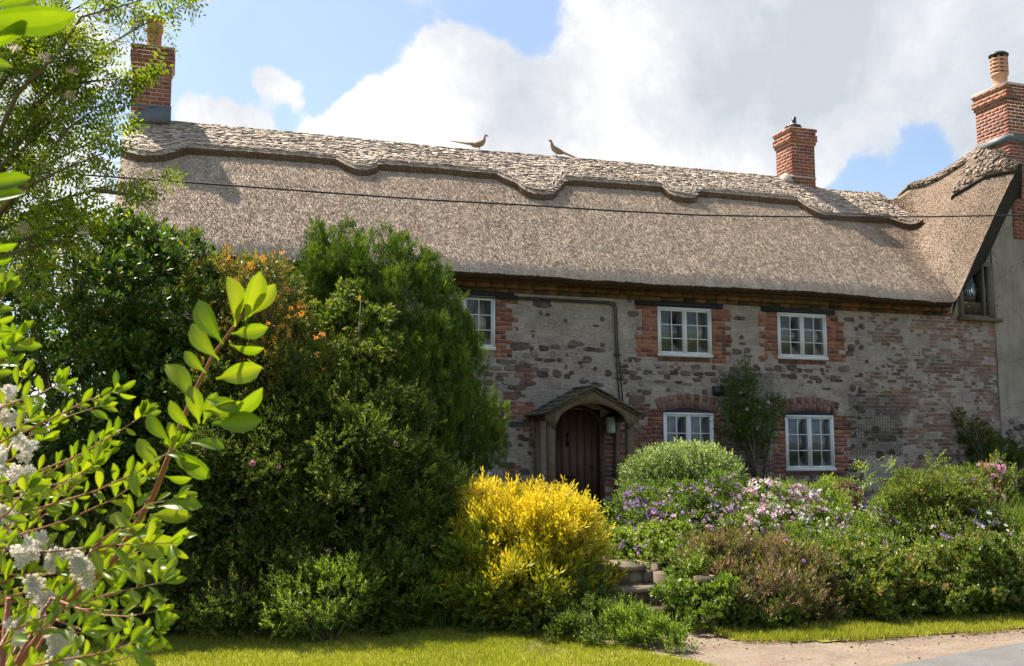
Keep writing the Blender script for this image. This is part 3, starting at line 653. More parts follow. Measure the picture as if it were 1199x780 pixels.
def th(x): return .07+.50*np.clip((x-14.5)/.8, 0, 1)**1.2
wgt = np.clip((X_-14.5)/.6, 0, 1)
top = np.stack([X_, Y_, Zt], -1); bot = np.stack([X_, Y_+.13-.06*wgt, Zt-th(X_)-.02], -1)
ny_, nx_ = X_.shape; Vt = np.concatenate([top.reshape(-1, 3), bot.reshape(-1, 3)]); NB = ny_*nx_
ii, jj = np.meshgrid(np.arange(nx_-1), np.arange(ny_-1)); a = (jj*nx_+ii).ravel(); xm_ = X_[:-1, :-1].ravel()+.02; ym_ = Y_[:-1, :-1].ravel()
ok = ~((xm_ > XA+.12) & (ym_ < .95))
cells = ok.reshape(ny_-1, nx_-1)
Ft = np.stack([a, a+1, a+1+nx_, a+nx_], 1)[ok]; Fb = np.stack([a, a+nx_, a+1+nx_, a+1], 1)[ok]+NB
build('thatch_roof', Vt, Ft, M['thatch'], cot, smooth=True)
side = []; vg = []
for j in range(ny_-1):
    for i in range(nx_-1):
        if not cells[j, i]: continue
        q = j*nx_+i
        tgt = vg if gxr[i] > 14.5 else side
        if j == 0 or not cells[j-1, i]: tgt.append((q, q+1+0, q+1+NB, q+NB)[::-1])
        if j == ny_-2: side.append((q+nx_, q+nx_+1, q+nx_+1+NB, q+nx_+NB))
        if i == 0: side.append((q, q+nx_, q+nx_+NB, q+NB))
        if i == nx_-2 or not cells[j, i+1]: vg.append((q+1, q+1+nx_, q+1+nx_+NB, q+1+NB))
isw = gxr[(np.arange(len(Ft)) * 0)] if 0 else None
fbx = Vt[Fb[:, 0]][:, 0]
build('eaves_edge', Vt, np.concatenate([np.array(side), Fb[fbx < 14.5]]), M['eave'], cot)
build('gable_verge', Vt, np.concatenate([np.array(vg), Fb[fbx >= 14.5]]), M['vergem'], cot)
# reed ends standing out of the coat
def rnorm(x, y):
    e = .02; gx_ = (roofz(x+e, y)-roofz(x-e, y))/(2*e); gy_ = (roofz(x, y+e)-roofz(x, y-e))/(2*e)
    return nz(np.stack([-gx_, -gy_, np.ones_like(gx_)], -1)), gx_, gy_
ns = 320000
xs = rng.uniform(XL, XA+.1, ns); ys = rng.uniform(YE, YR-.1, ns); N3, g1, g2 = rnorm(xs, ys)
P = np.stack([xs, ys, roofz(xs, ys)+rough_(xs, ys)], -1); Dn = nz(np.stack([-g1, -g2, -(g1**2+g2**2)], -1)); Sd = np.cross(N3, Dn)
ln = rng.uniform(.008, .022, ns)[:, None]; wd = rng.uniform(.002, .005, ns)[:, None]; lift = rng.uniform(.003, .014, ns)[:, None]
sk = rng.normal(0, .25, ns)[:, None]; Dd = nz(Dn+Sd*sk)
v0 = P-N3*.004-Sd*wd; v1 = P-N3*.004+Sd*wd; v2 = P+Dd*ln+N3*lift+Sd*wd; v3 = P+Dd*ln+N3*lift-Sd*wd
build('reed_ends', np.stack([v0, v1, v2, v3], 1).reshape(-1, 3), np.arange(ns*4).reshape(-1, 4), M['straw'], cot, np.clip(rng.beta(2, 1.8, ns)-.25*np.clip(fbm(xs*2.2, ys*.5, 3, 95)-.45, 0, 1)*4*.5-.62*np.clip((xs-13.9+1.2*(fbm(xs*1.5, ys*1.5, 3, 81)-.5))/1.2, 0, 1), 0, 1))
# ---- ridge cap with scalloped lower edge, traced as real positions on the slope
EDGE = [(122, 184), (133, 173), (140.5, 176), (148, 179), (160, 182), (171, 182.5), (184, 182.5), (194, 181), (207, 177.5), (219, 173.6), (299.5, 179), (360, 184), (393, 187), (404.6, 193.5), (418.5, 199), (431, 199.5), (441, 197), (443.5, 192.3), (520, 198), (581, 204), (590, 209), (600, 213), (606, 216), (612, 222), (619, 225), (626, 227), (636, 228.5), (647, 227.7), (652, 224), (654, 219), (660, 216), (662, 211), (720, 215), (774.6, 219), (780, 223), (783.6, 227), (790, 229.5), (799, 231), (808, 232.5), (815, 231.5), (817.7, 224.4), (870, 229), (933.6, 235), (941, 240), (949, 245), (957, 249), (966, 252), (995, 254), (1040, 255.5), (1081, 257)]
def on_roof(x, y, off=.13):
    d = ray(x, y); lo_, hi_ = 14., 26.
    ts = np.linspace(lo_, hi_, 1600); Q = CAM+d*ts[:, None]; g = Q[:, 2]-(roofz(Q[:, 0], Q[:, 1])+off); i = np.argmax(g < 0)
    return Q[i]
EW = np.array([on_roof(*p) for p in EDGE]); ex = np.maximum.accumulate(EW[:, 0]+np.arange(len(EW))*1e-4); ey = EW[:, 1]
gxc = np.unique(np.concatenate([np.arange(XL-.02, ex[-1], .035), ex[(ex > XL-.02)]]))
ye = np.interp(gxc, ex, ey); nv = 30; ts = np.linspace(0, 1, nv)
Yc = ye[None]*(1-ts[:, None])+(YR+.9)*ts[:, None]; Xc = np.repeat(gxc[None], nv, 0)
rr = .035*np.clip(1-ts/.06, 0, 1)[:, None]**2
Zc_ = roofz(Xc, Yc)+.175-rr+.02*(fbm(Xc*14, Yc*14, 3, 41)-.5)
Vc = np.stack([Xc, Yc, Zc_], -1).reshape(-1, 3); nxc = len(gxc)
low = np.stack([gxc, ye+.03, roofz(gxc, ye)-.03], -1); Vc = np.concatenate([Vc, low])
ii, jj = np.meshgrid(np.arange(nxc-1), np.arange(nv-1)); a = (jj*nxc+ii).ravel(); Fc = np.stack([a, a+1, a+1+nxc, a+nxc], 1)
build('ridge_cap', Vc, Fc, M['ridge'], cot, smooth=True)
k = np.arange(nxc-1); sk_ = np.stack([k, k+nv*nxc, k+1+nv*nxc, k+1], 1)
ce = [(r*nxc+nxc-1, (r+1)*nxc+nxc-1, (r+1)*nxc+nxc-1, r*nxc+nxc-1) for r in range(0)]
build('ridge_cap_edge', Vc, sk_, M['eave'], cot)
b = MB()                                     # hazel liggers and cross spars on the cap
def rp(x, y, o=.165): return (x, y, float(roofz(x, y))+o)
for o_ in (.07, .20):
    gl = np.arange(XL+.05, ex[-1]-.1, .06); b.tube([rp(x, np.interp(x, ex, ey)+o_, .195) for x in gl], .0075, 4, .8)
gl = XL+.08
while gl < ex[-1]-.25:
    for a_, c_ in ((0, .1), (.1, 0)): b.tube([rp(gl+a_, np.interp(gl+a_, ex, ey)+.07, .198), rp(gl+c_, np.interp(gl+c_, ex, ey)+.20, .198)], .006, 4, .3)
    gl += .15
for frac in (.30, .62):
    xs = np.arange(XL, ex[-1], .3); b.tube([rp(x, np.interp(x, ex, ey)*(1-frac)*.0+1.95+(YR-1.95)*frac) for x in xs], .008, 4, .7)
x = 13.5
while x < ex[-1]-.2:
    y0, y1 = 2.145, 2.40; b.tube([rp(x, y0, .19), rp(x+.16, y1, .19)], .007, 4, .4); b.tube([rp(x+.16, y0, .19), rp(x, y1, .19)], .007, 4, .4); x += .2
b.build('ligger', M['straw'], cot)
b = MB()                                     # stitched bundles laid in courses over the cap
r = 0; y = YR-.02
while y > .9:
    x = XL+.05+(r % 2)*.08
    while x < ex[-1]-.05:
        w_ = random.uniform(.05, .15); yl = float(np.interp(x, ex, ey))+.035
        if y > yl and random.random() < .84:
            c = np.array(rp(x+w_/2, y, .175+random.uniform(.0, .012))); e = .03; gy_ = float(roofz(x, y+e)-roofz(x, y-e))/(2*e); dn = nz(np.array([random.uniform(-.12, .12), -1, -gy_])); nn_ = nz(np.array([0, -gy_, 1])); tl = random.uniform(.03, .30)
            b.obox(c, (w_*.5*random.uniform(.85, 1.1), 0, 0), (dn+nn_*tl)*random.uniform(.012, .024), nn_*.003, min(1, max(0, random.gauss(.42, .2))), .005)
        x += w_*random.uniform(.9, 1.15)
    y -= .034; r += 1
b.build('straw_bundles', M['straw'], cot)
# wing ridge cap
gy2 = np.arange(YE-.03, 3.0, .04); wlow = np.interp(gy2, [-.53, -.45, .0, .55, .62, 3], [.16, .22, .50, .88, .26, .22])
nv = 22; ts = np.linspace(0, 1, nv); Y2 = np.repeat(gy2[:, None], nv, 1); X2 = (XA+.08)-wlow[:, None]*(1-ts[None])
Z2 = roofz(X2, Y2)+.13-.04*np.clip(1-ts/.1, 0, 1)[None]**2+.02*(fbm(X2*14, Y2*14, 3, 43)-.5)
V2 = np.stack([X2, Y2, Z2], -1).reshape(-1, 3); m2 = len(gy2); low = np.stack([X2[:, 0]+.02, gy2, roofz(X2[:, 0], gy2)-.03], -1)
fr = np.stack([X2[0], Y2[0]+.02, Z2[0]-.19], -1); V2 = np.concatenate([V2, low, fr])
a = (np.arange(m2-1)[:, None]*nv+np.arange(nv-1)[None]).ravel(); F2 = np.stack([a, a+1, a+1+nv, a+nv], 1)
build('gable_ridge_cap', V2, F2, M['ridge'], cot, smooth=True)
k = np.arange(m2-1); k3 = np.arange(nv-1); o3 = m2*nv+m2
b = MB()
for _ in range(700):
    y = random.uniform(YE, 2.6); wl_ = float(np.interp(y, gy2, wlow)); x = XA+.06-random.random()*(wl_-.03); e = .03
    gx_ = float(roofz(x+e, y)-roofz(x-e, y))/(2*e); nn_ = nz(np.array([-gx_, 0, 1])); dn = nz(np.array([-1, random.uniform(-.2, .2), -gx_]))
    b.obox((x, y, float(roofz(x, y))+.135), (0, random.uniform(.02, .05), 0), (dn+nn_*random.uniform(.05, .2))*random.uniform(.03, .046), nn_*.003, min(1, max(0, random.gauss(.07, .12))), .006)
b.build('straw_bundles', M['straw'], cot)
build('gable_cap_edge', V2, np.concatenate([np.stack([k*nv, (k+1)*nv, k+1+m2*nv, k+m2*nv], 1), np.stack([k3, k3+1, k3+1+o3, k3+o3], 1)]), M['vergem'], cot)

# ---- chimneys
def brick_stack(name, x0, x1, y0, y1, z0, z1, parent, corb=2, bandz=None, fl=None):
    root = bpy.data.objects.new(name, None); COL.objects.link(root); root.parent = parent; root.location = [float(v) for v in np.array([(x0+x1)/2, (y0+y1)/2, z0])-wloc(parent)]
    c = MB(); i_ = .0025; c.box(x0+i_, x1-i_, y0+i_, y1-i_, z0, z1-.003); 
    b = MB(); z = z0; r = 0; ch, j = .062, .013; nrow = int((z1-z0)/(ch+j))
    while z < z1-.02:
        up = nrow-1-r; e = 0
        if corb and up < 4: e = .025 if up in (0, 3) else .05
        hh = min(ch, z1-z)
        if e: c.box(x0-e+i_, x1+e-i_, y0-e+i_, y1+e-i_, z-.005, z+hh+.006)
        for (ax, fix, s0, s1) in (('x', y0-e, x0-e, x1+e), ('x', y1+e, x0-e, x1+e), ('y', x0-e, y0-e, y1+e), ('y', x1+e, y0-e, y1+e)):
            s = s0; first = True
            while s < s1-.02:
                l = (.1075 if (first and (r % 2 == (0 if ax == 'x' else 1))) else .215)*random.uniform(.97, 1.03); first = False; se = min(s+l, s1)
                t = max(0, min(1, random.gauss(.5, .2))); d_ = .018
                if ax == 'x': b.box(s, se-j*(se < s1), *((fix, fix+d_) if fix < (y0+y1)/2 else (fix-d_, fix)), z, z+hh, t, .0012)
                else: b.box(*((fix, fix+d_) if fix < (x0+x1)/2 else (fix-d_, fix)), s, se-j*(se < s1), z, z+hh, t, .0012)
                s = se
        z += hh+j; r += 1
    c.build('mortar_core', M['mortar'], root); b.build('bricks', M['chim_red'], root)
    if bandz is not None: q = MB(); q.box(x0-.012, x1+.012, y0-.012, y1+.012, bandz, bandz+.045); q.build('flashing_band', M['mortar' if fl is None else 'lead'], root)
    return root
cl = brick_stack('chimney', -1.0, -.345, 2.30, 2.95, 7.2, 9.02, cot, 2, 7.88, 1)
b = MB()
zt = lambda x, y: float(roofz(x, y))+.17
b.add([(-1.03, 2.26, 7.55), (-.32, 2.26, 7.62), (-.32, 2.26, 7.93), (-.75, 2.26, 7.84), (-1.03, 2.26, 7.70), (-1.03, 2.285, 7.55), (-.32, 2.285, 7.62), (-.32, 2.285, 7.93), (-.75, 2.285, 7.84), (-1.03, 2.285, 7.70)], [(0, 1, 2, 3, 4), (9, 8, 7, 6, 5), (0, 5, 6, 1), (1, 6, 7, 2), (2, 7, 8, 3), (3, 8, 9, 4), (4, 9, 5, 0)])
b.build('lead_apron', M['lead'], cl)
b = MB(); b.lathe((-.67, 2.62, 9.0), [(.155, 0), (.155, .05), (.125, .08), (.13, .42), (.155, .43), (.155, .47), (.13, .48)], 20); b.build('chimney_pot', M['terracotta'], cl, smooth=False)
b = MB(); b.lathe((-.67, 2.62, 9.40), [(.06, 0), (.145, .05), (.15, .15), (.12, .16), (.12, .23), (.17, .235), (.17, .27), (.10, .32), (.01, .34)], 20); b.build('cowl', M['terracotta'], cl)
b = MB(); b.lathe((-.67, 2.62, 9.62), [(.01, 0), (.185, .02), (.185, .05), (.12, .10), (.01, .12)], 20); b.build('cowl_cap', M['black'], cl)
b = MB(); b.tube([(-1.02, 2.7, 8.6), (-1.03, 2.7, 9.9)], .016, 6)
b.build('aerial_mast', M['lead'], cl)
cm = brick_stack('chimney', 12.73, 13.33, 2.32, 2.92, 7.3, 8.95, cot, 2, 7.80)
b = MB(); b.lathe((13.0, 2.62, 8.94), [(.2, 0), (.18, .04), (.08, .07), (.075, .2)], 18); b.build('flaunching', M['mortar'], cm)
b = MB(); b.lathe((13.0, 2.62, 8.97), [(.10, 0), (.10, .05), (.17, .06), (.19, .09), (.17, .12), (.075, .13), (.075, .2), (.01, .2)], 18); b.tube([(13.03, 2.62, 9.1), (13.03, 2.62, 9.30)], .05, 10); b.build('cowl', M['black'], cm)
b = MB(); b.lathe((12.62, 2.42, 7.68), [(.02, .22), (.1, .18), (.16, .05), (.17, 0)][::-1], 12); b.build('mortar_fillet', M['mortar'], cm)

# ================================================================== ADJOINING HOUSE
adj = empty('adjoining_house', (18.5, .5, TZ), 'rendered gable end of the adjoining house with tall red brick stack rising through it', 'house')
gx = np.arange(15.842, 21.0, .08); gz = np.concatenate([np.arange(2.42, 7.0, .08)]); X_, Z_ = np.meshgrid(gx, gz)
V = np.stack([X_, -.03-.02*fbm(X_*1.3, Z_*1.3, 4, 50), Z_], -1).reshape(-1, 3); n_ = len(gx); ii, jj = np.meshgrid(np.arange(n_-1), np.arange(len(gz)-1)); a = (jj*n_+ii).ravel(); F = np.stack([a, a+1, a+1+n_, a+n_], 1)
topl = 7.75-1.7*np.abs(gx[ii.ravel()]-(XA+.6)); cx_ = gx[ii.ravel()]; cz_ = gz[jj.ravel()]
build('rendered_wall', V, F[(cz_ < 7.0)], M['render'], adj, smooth=True)
b = MB()                                     # upper corner of the gable tucked under the verge
b.prism([(14.75, 4.43), (15.02, 4.43), (15.02, 4.70), (15.10, 5.60), (15.84, 5.62), (15.84, 6.95), (15.55, 6.2)], -.02, .2)
b.build('gable_infill', M['render'], adj)
b = MB(); b.box(15.845, 21, -.005, .3, .3, 7.0); b.box(20.7, 21, .3, 6, .3, 7.0); b.box(15.9, 21, 5.7, 6, .3, 7.0); b.build('rear_walls', M['render'], adj)
# rubble base
b = MB(); b.box(15.85, 21, -.045, .0, .3, 2.46); nb = len(b.f)
for k in range(150):
    x, z = random.uniform(15.9, 18), random.uniform(.6, 2.4); n0 = len(b.v); blob_stone(b, x, z, random.uniform(.12, .26), random.uniform(.08, .14), random.gauss(.55, .25))
    b.v[n0:] = [(p[0], p[1]-.045, p[2]) for p in b.v[n0:]]
o = b.build('wall_base', M['wall'], adj); o.data.materials.append(M['stone']); o.data.polygons.foreach_set('material_index', [0]*nb+[1]*(len(b.f)-nb))
# window under the verge
b = MB(); x0, x1, z0, z1 = 14.95, 15.83, 4.46, 5.62
b.box(x0, x1+.02, -.06, .06, z1-.08, z1, .5, .004); b.box(x1-.13, x1+.02, -.06, .06, z0, z1-.08, .5, .004); b.box(x0, x0+.1, -.06, .06, z0, z1-.08); b.box(x0+.1, x1-.13, -.05, .05, z0, z0+.05)
b.box(15.57, 15.62, -.045, .04, z0+.05, z1-.08)
wn = b.build('window', simple('grey_weathered_frame', (.15, .125, .095), .85, .35, 15, bstr=.5), adj)
b = MB(); b.box(x0-.05, x1+.12, -.14, .05, z0-.07, z0-.002, .5, .004); b.build('sill', M['oak'], wn)
b = MB(); b.box(x0+.1, 15.57, -.01, -.004, z0+.05, z1-.08); b.box(15.62, x1-.13, -.01, -.004, z0+.05, z1-.08); b.build('pane', M['glass'], wn)
b = MB(); v = [(x0, .1, z0), (x1, .1, z0), (x1, 1.6, z0), (x0, 1.6, z0), (x0, .1, z1), (x1, .1, z1), (x1, 1.6, z1), (x0, 1.6, z1)]; b.add(v, [(0, 1, 2, 3), (4, 7, 6, 5), (1, 5, 6, 2), (2, 6, 7, 3), (3, 7, 4, 0)]); b.build('room', M['room'], wn)
n = 20; v = [(x, .07+.014*sin(k*1.4), z) for z in (z0+.05, z1-.1) for k, x in enumerate(np.linspace(15.62, x1-.12, n))]; build('curtain', v, [(k, k+1, k+1+n, k+n) for k in range(n-1)], M['curtain'], wn)
ca = brick_stack('chimney', 16.46, 18.1, -.07, .80, 6.18, 9.53, adj, 3, None)
b = MB(); b.box(16.43, 18.13, -.10, .83, 8.28, 8.44, .5, .004); b.build('lead_band', M['lead'], ca)
b = MB(); b.box(16.42, 18.14, -.12, .85, 9.535, 9.575, .5, .01); b.build('capping', M['mortar'], ca)
px_, py_ = at(1171, 97, 21.0)[:2]; py_ = .38; px_ = hit(1171, 97, 1, .38)[0]
b = MB(); b.lathe((px_, py_, 9.55), [(.17, 0), (.17, .06), (.14, .10), (.155, .34), (.18, .36), (.18, .40)], 22)
for k in range(4): b.lathe((px_, py_, 9.99+k*.085), [(.165, 0), (.185, .01), (.185, .045), (.165, .055)], 22)
for k in range(8): g = k*pi/4; b.box(px_+.155*cos(g)-.02, px_+.155*cos(g)+.02, py_+.155*sin(g)-.02, py_+.155*sin(g)+.02, 9.93, 10.33)
b.build('chimney_pot', M['buffclay'], ca)
b = MB(); b.lathe((px_, py_, 10.33), [(.02, 0), (.20, .02), (.21, .05), (.15, .10), (.01, .12)], 20); b.build('cowl_cap', M['black'], ca)
b = MB(); b.lathe((px_, py_, 9.9), [(.1, 0), (.1, .4)], 12); b.build('pot_liner', M['black'], ca)

# ================================================================== STRAW PHEASANTS, LAMPS, CABLE, MESH
def pheasant(px, py, dirx, label, tail_dz):
    p = hit(px, py, 1, 2.6); p[2] = float(roofz(p[0], 2.6))+.155; root = empty('straw_pheasant', p, label, 'roof ornament', 'straw pheasants on the ridge')
    o = np.array([p[0], 2.6, p[2]+.15]); q = lambda x, z: (o[0]+dirx*x, 2.6, o[2]+z)
    b = MB(); b.tube([q(-.16, -.035), q(-.10, -.02), q(-.02, .0), q(.06, .045), (q(.10, .10)), q(.115, .17), q(.13, .20), q(.15, .212), q(.175, .20), q(.20, .19)], [.02, .05, .068, .062, .04, .022, .024, .022, .012, .003], 10, .3); b.build('body', PETM, root, smooth=True)
    b = MB(); b.tube([q(-.10, .0), q(-.3, .0-tail_dz*.4), q(-.62, .02-tail_dz)], [.035, .022, .005], 6, .7); b.build('tail', PETM, root)
    b = MB(); b.tube([q(.13, .21), q(.10, .235)], [.008, .003], 5); b.tube([q(.145, .215), q(.165, .245)], [.008, .003], 5); b.build('crest', PETM, root)
    b = MB(); b.tube([q(.01, -.05), q(.01, -.24)], .007, 5); b.build('peg', M['wirem'], root)
PETM = tinted('bound_straw', [(0, (.22, .15, .09)), (1, (.46, .33, .19))], .8, 40)
pheasant(561, 181, 1, 'straw pheasant finial facing right with long level tail, left of the two on the ridge', .0)
pheasant(652, 188.5, -1, 'straw pheasant finial facing left with drooping tail, right of the two on the ridge', .17)
b = MB(); cab = [(-30, 186), (0, 192), (100, 205), (200, 212), (300, 219.5), (400, 227), (500, 234), (620, 240.5), (720, 247), (820, 252), (900, 253.5), (960, 254), (1080, 254), (1199, 252), (1300, 248)]
b.tube([W(x, y, -3.) for x, y in cab], .0125, 6); o = b.build('overhead_cable', M['black'], smooth=True); tag(o, 'thin black overhead cable stretched across the front of the thatched roof', 'cable')
lp = empty('wall_lantern', W(712, 508), 'small cylindrical lantern with frosted glass hanging on the wall inside the porch', 'lamp')
p = W(712, 507); x, z = p[0], p[2]
b = MB(); b.lathe((x, -.12, z), [(.02, -.02), (.075, 0), (.08, .02), (.08, .27), (.02, .29)], 14); b.build('glass', simple('frosted_glass', (.42, .45, .38), .3, .1), lp)
b = MB(); b.lathe((x, -.12, z+.27), [(.095, 0), (.095, .02), (.05, .06), (.01, .07)], 14); b.box(x-.02, x+.02, -.12, .0, z+.30, z+.33); b.build('cap', M['black'], lp)
p = W(838, 458); x, z = p[0], p[2]
fl = empty('floodlight', (x, -.02, z), 'small black box floodlight fixed to the wall beside the climbing rose', 'lamp')
b = MB(); b.box(x-.1, x+.1, -.13, -.055, z-.085, z+.085, .5, .005); b.build('housing', M['black'], fl); b = MB(); b.box(x-.03, x+.03, -.056, .0, z-.03, z+.03); b.build('bracket', M['black'], fl)
def meshpanel(x0, y0, x1, y1, label, yy=-.05):
    a = W(x0, y1, yy); c = W(x1, y0, yy); b = MB(); x = a[0]; xe, ze = c[0], c[2]
    while x <= xe: b.box(x-.003, x+.003, yy-.003, yy+.003, a[2], ze); x += .062
    z = a[2]
    while z <= ze: b.box(a[0], xe, yy-.0075, yy-.0035, z-.003, z+.003); z += .062
    for xx in (a[0]+.02, xe-.02):
        for zz in (a[2]+.02, ze-.02): b.box(xx-.008, xx+.008, yy-.002, .0, zz-.008, zz+.008)
    o = b.build('wire_trellis', M['wirem'], loc=(a[0], yy, a[2])); tag(o, label, 'trellis')
meshpanel(846, 436, 905, 572, 'galvanised wire trellis panel on the wall behind the climbing rose')
meshpanel(997, 462, 1054, 532, 'bare galvanised wire trellis panel on the wall right of the lower window')

simple_litter = tinted('dry_leaf', [(0, (.10, .06, .03)), (1, (.36, .25, .14))], .9, 30)
# ================================================================== GROUND
def sheet(name, pts, z, mat, thick=.0, kind='structure'):
    n = len(pts); v = [(x, y, z) for x, y in pts]
    o = build(name, v, [tuple(range(n))], mat, loc=(0, 0, 0)); tag(o, kind=kind); return o
def gsheet(name, x0, x1, y0, y1, zf, mat, st=.08, clip=None):
    gx = np.arange(x0, x1+st/2, st); gy = np.arange(y0, y1+st/2, st); X, Y = np.meshgrid(gx, gy); V = np.stack([X, Y, zf(X, Y)], -1).reshape(-1, 3)
    n = len(gx); i, j = np.meshgrid(np.arange(n-1), np.arange(len(gy)-1)); a = (j*n+i).ravel(); F = np.stack([a, a+1, a+1+n, a+n], 1)
    if clip is not None: F = F[clip(gx[i.ravel()], gy[j.ravel()])]
    o = build(name, V, F, mat, loc=(0, 0, 0), smooth=True); tag(o, kind='structure'); return o
sheet('ground', [(-900, -900), (900, -900), (900, 900), (-900, 900)], -.03, M['grassfar'])
LAWN_R = [(-5.5, 3.12), (-5.95, 3.2), (-6.6, 3.42), (-7.2, 3.68), (-7.8, 3.95), (-8.4, 4.16), (-9., 4.35), (-9.6, 4.5), (-14, 4.5)]   # (y, x) right-hand edge of the lawn
lr = np.array(LAWN_R)[::-1]
def lawn_edge(y): return np.interp(y, lr[:, 0], lr[:, 1])
def road_edge(x): return np.interp(x, [2, 5.6, 7.5, 14, 40], [-9.9, -9.12, -8.66, -7.95, -6])
def verge_out(x): return np.interp(x, [5.0, 5.6, 8.1, 14, 40], [-7.75, -8.05, -8.15, -7.75, -5.8])
gsheet('lawn', -9, 4.6, -14, -5.2, lambda X, Y: .03*(fbm(X*.8, Y*.8, 3, 60)-.5), M['lawn'], .09, lambda x, y: x < lawn_edge(y))
gsheet('gravel_path', 3.0, 34, -14, -5.0, lambda X, Y: -.015+.02*fbm(X*2, Y*2, 3, 61), M['gravel'], .1)
xs = np.array([4.6, 5.6, 7.5, 14, 40]); 
sheet('road', [(4.0, -20), (40, -20)]+[(x, float(road_edge(x))) for x in xs[::-1]]+[(4.0, -9.6)], .012, M['asphalt'])
gsheet('verge', 5.0, 34, -8.5, -6.9, lambda X, Y: -.004+.02*fbm(X*1.6, Y*1.6, 3, 62), M['lawn'], .09, lambda x, y: y > verge_out(x)+.05*(fbm(x*4, y*4, 2, 5)-.5))
def terr(X, Y):
    left = np.clip((3.5-X)/1.2, 0, 1)
    front = np.clip((Y+7.1)/.25, 0, 1)*(1-left)+left*np.clip((Y+5.9)/2.0, 0, 1)
    return -.03+(TZ+.03+.05*(fbm(X, Y, 3, 63)-.5))*np.clip(front, 0, 1)
gsheet('garden_bed', -9, 34, -7.1, 6.5, terr, M['soil'], .12, lambda x, y: ~((x > 3.4) & (x < 4.95) & (y < -5.9)) & ~((x < 4.0) & (y < -6.0)))
# grass
def blades(name, n, fx, fy, ok, mat, hmin=.03, hmax=.06, wdt=.0028, z0=.0, kind='stuff', parent=None, lean=.5):
    x = rng.uniform(*fx, n); y = rng.uniform(*fy, n); k = ok(x, y); x, y = x[k], y[k]; n = len(x)
    h = rng.uniform(hmin, hmax, n)*(.6+.8*fbm(x*2.5, y*2.5, 3, 70)); g = rng.uniform(0, 2*pi, n); P = np.stack([x, y, np.full(n, z0)], -1)
    s = np.stack([np.cos(g), np.sin(g), g*0], -1)*wdt; l = np.stack([-np.sin(g), np.cos(g), g*0], -1)*(h*rng.uniform(0, lean, n))[:, None]
    u = np.array([0, 0, 1.])*h[:, None]
    V = np.stack([P-s, P+s, P+l*.45+u*.6+s*.7, P+l+u*.95], 1).reshape(-1, 3)
    return build(name, V, np.arange(4*n).reshape(-1, 4), mat, parent, np.clip(rng.normal(.5, .22, n)+.5*(fbm(x*1.2, y*1.2, 3, 71)-.5), 0, 1), loc=(0, 0, 0) if parent is None else None)
o = blades('grass', 210000, (-2.6, 4.6), (-9.4, -5.5), lambda x, y: x < lawn_edge(y)-.02+.05*rng.normal(size=len(x)), LF['grass'], .018, .045); tag(o, 'short sunlit lawn grass in front of the hedge', 'grass', kind='stuff')
o = blades('verge_grass', 90000, (5.0, 15), (-8.45, -6.95), lambda x, y: y > verge_out(x)+.18*(fbm(x*3, y*3, 3, 72)-.5)*2, LF['grass'], .03, .085, .0035, .01); tag(o, 'rough verge grass in front of the low stone garden wall', 'grass', kind='stuff')

n = 1500; x = rng.uniform(3.3, 12, n); side = rng.random(n) < .55
y = np.where(side, verge_out(x)-.05+rng.normal(0, .10, n), rng.uniform(-9.0, -6.8, n)); P = np.stack([x, y, np.full(n, .022)], -1)
ok_ = (P[:, 0] > lawn_edge(P[:, 1])-.1) & (y < verge_out(x)+.1) | (rng.random(n) < .1)
T_lit = [leaf(.035, .018, .5, .4)[None], leaf(.05, .006, .3, .5)[None], leaf(.02, .02, .3, .3)[None]]
o = scatter('leaf_litter', T_lit, P[ok_], rng.normal(0, 1, (ok_.sum(), 3))*[1, 1, .12], rng.uniform(.5, 1.2, ok_.sum()), rng.random(ok_.sum())*.9, simple_litter, None, .1, loc=(0, 0, 0)); tag(o, 'dry brown leaves and bits of straw scattered over the gravel edge', 'leaf litter', kind='stuff')
# ================================================================== STEPS AND LOW WALL
st = empty('garden_steps', (4.3, -6.6, 0), 'worn stone garden steps climbing between the golden bush and the flower bed', 'steps')
for (x0, x1, yf, yb, zt_) in ((3.55, 4.90, -6.92, -6.45, .19), (3.5, 4.88, -6.66, -6.2, .37), (3.45, 4.86, -6.40, -5.7, TZ)):
    b = MB(); x = x0
    while x < x1-.1:
        w = random.uniform(.3, .5); xe = min(x+w, x1); b.box(x, xe-.008, yf+.02*(x-x0)+random.uniform(-.015, .015), yb, zt_-.05, zt_, random.random(), .008); x = xe
    x = x0
    while x < x1-.05:
        w = random.uniform(.12, .26); xe = min(x+w, x1); b.box(x+.004, xe-.004, yf+.05+random.uniform(0, .015), yb, zt_-.19, zt_-.052, random.random(), .006); x = xe
    b.build('step', M['step'], st)
lw = empty('stone_garden_wall', (9.5, -7.1, 0), 'low dry stone garden wall half hidden by plants along the front of the bed', 'wall')
b = MB(); path = [(5.0, -7.10), (16, -7.05), (30, -5.5)]
for i in range(len(path)-1):
    (xa, ya), (xb, yb) = path[i:i+2]; Ls = math.hypot(xb-xa, yb-ya); ux, uy = (xb-xa)/Ls, (yb-ya)/Ls
    z = -.03
    while z < .48:
        hh = random.uniform(.07, .12); s = random.uniform(0, .05)
        while s < Ls:
            l = random.uniform(.10, .32); c = (s+l/2); b.obox((xa+ux*c-uy*-.12*1, ya+uy*c+.12*abs(ux), z+hh/2), (ux*(l/2-.008), uy*(l/2-.008), 0), (-uy*.13, ux*.13+random.uniform(0, .02), 0), (0, 0, hh/2-.006), random.random(), .016); s += l
        z += hh
for (x0, x1, y0, y1, z1) in ((4.92, 5.2, -6.98, -6.72, .22), (4.90, 5.1, -6.74, -6.45, .36), (4.89, 5.1, -6.47, -6.15, .46), (4.90, 5.1, -6.17, -5.7, .54), (4.93, 5.13, -7.2, -6.97, .14)): b.box(x0, x1, y0, y1, -.03, z1, random.random(), .02)
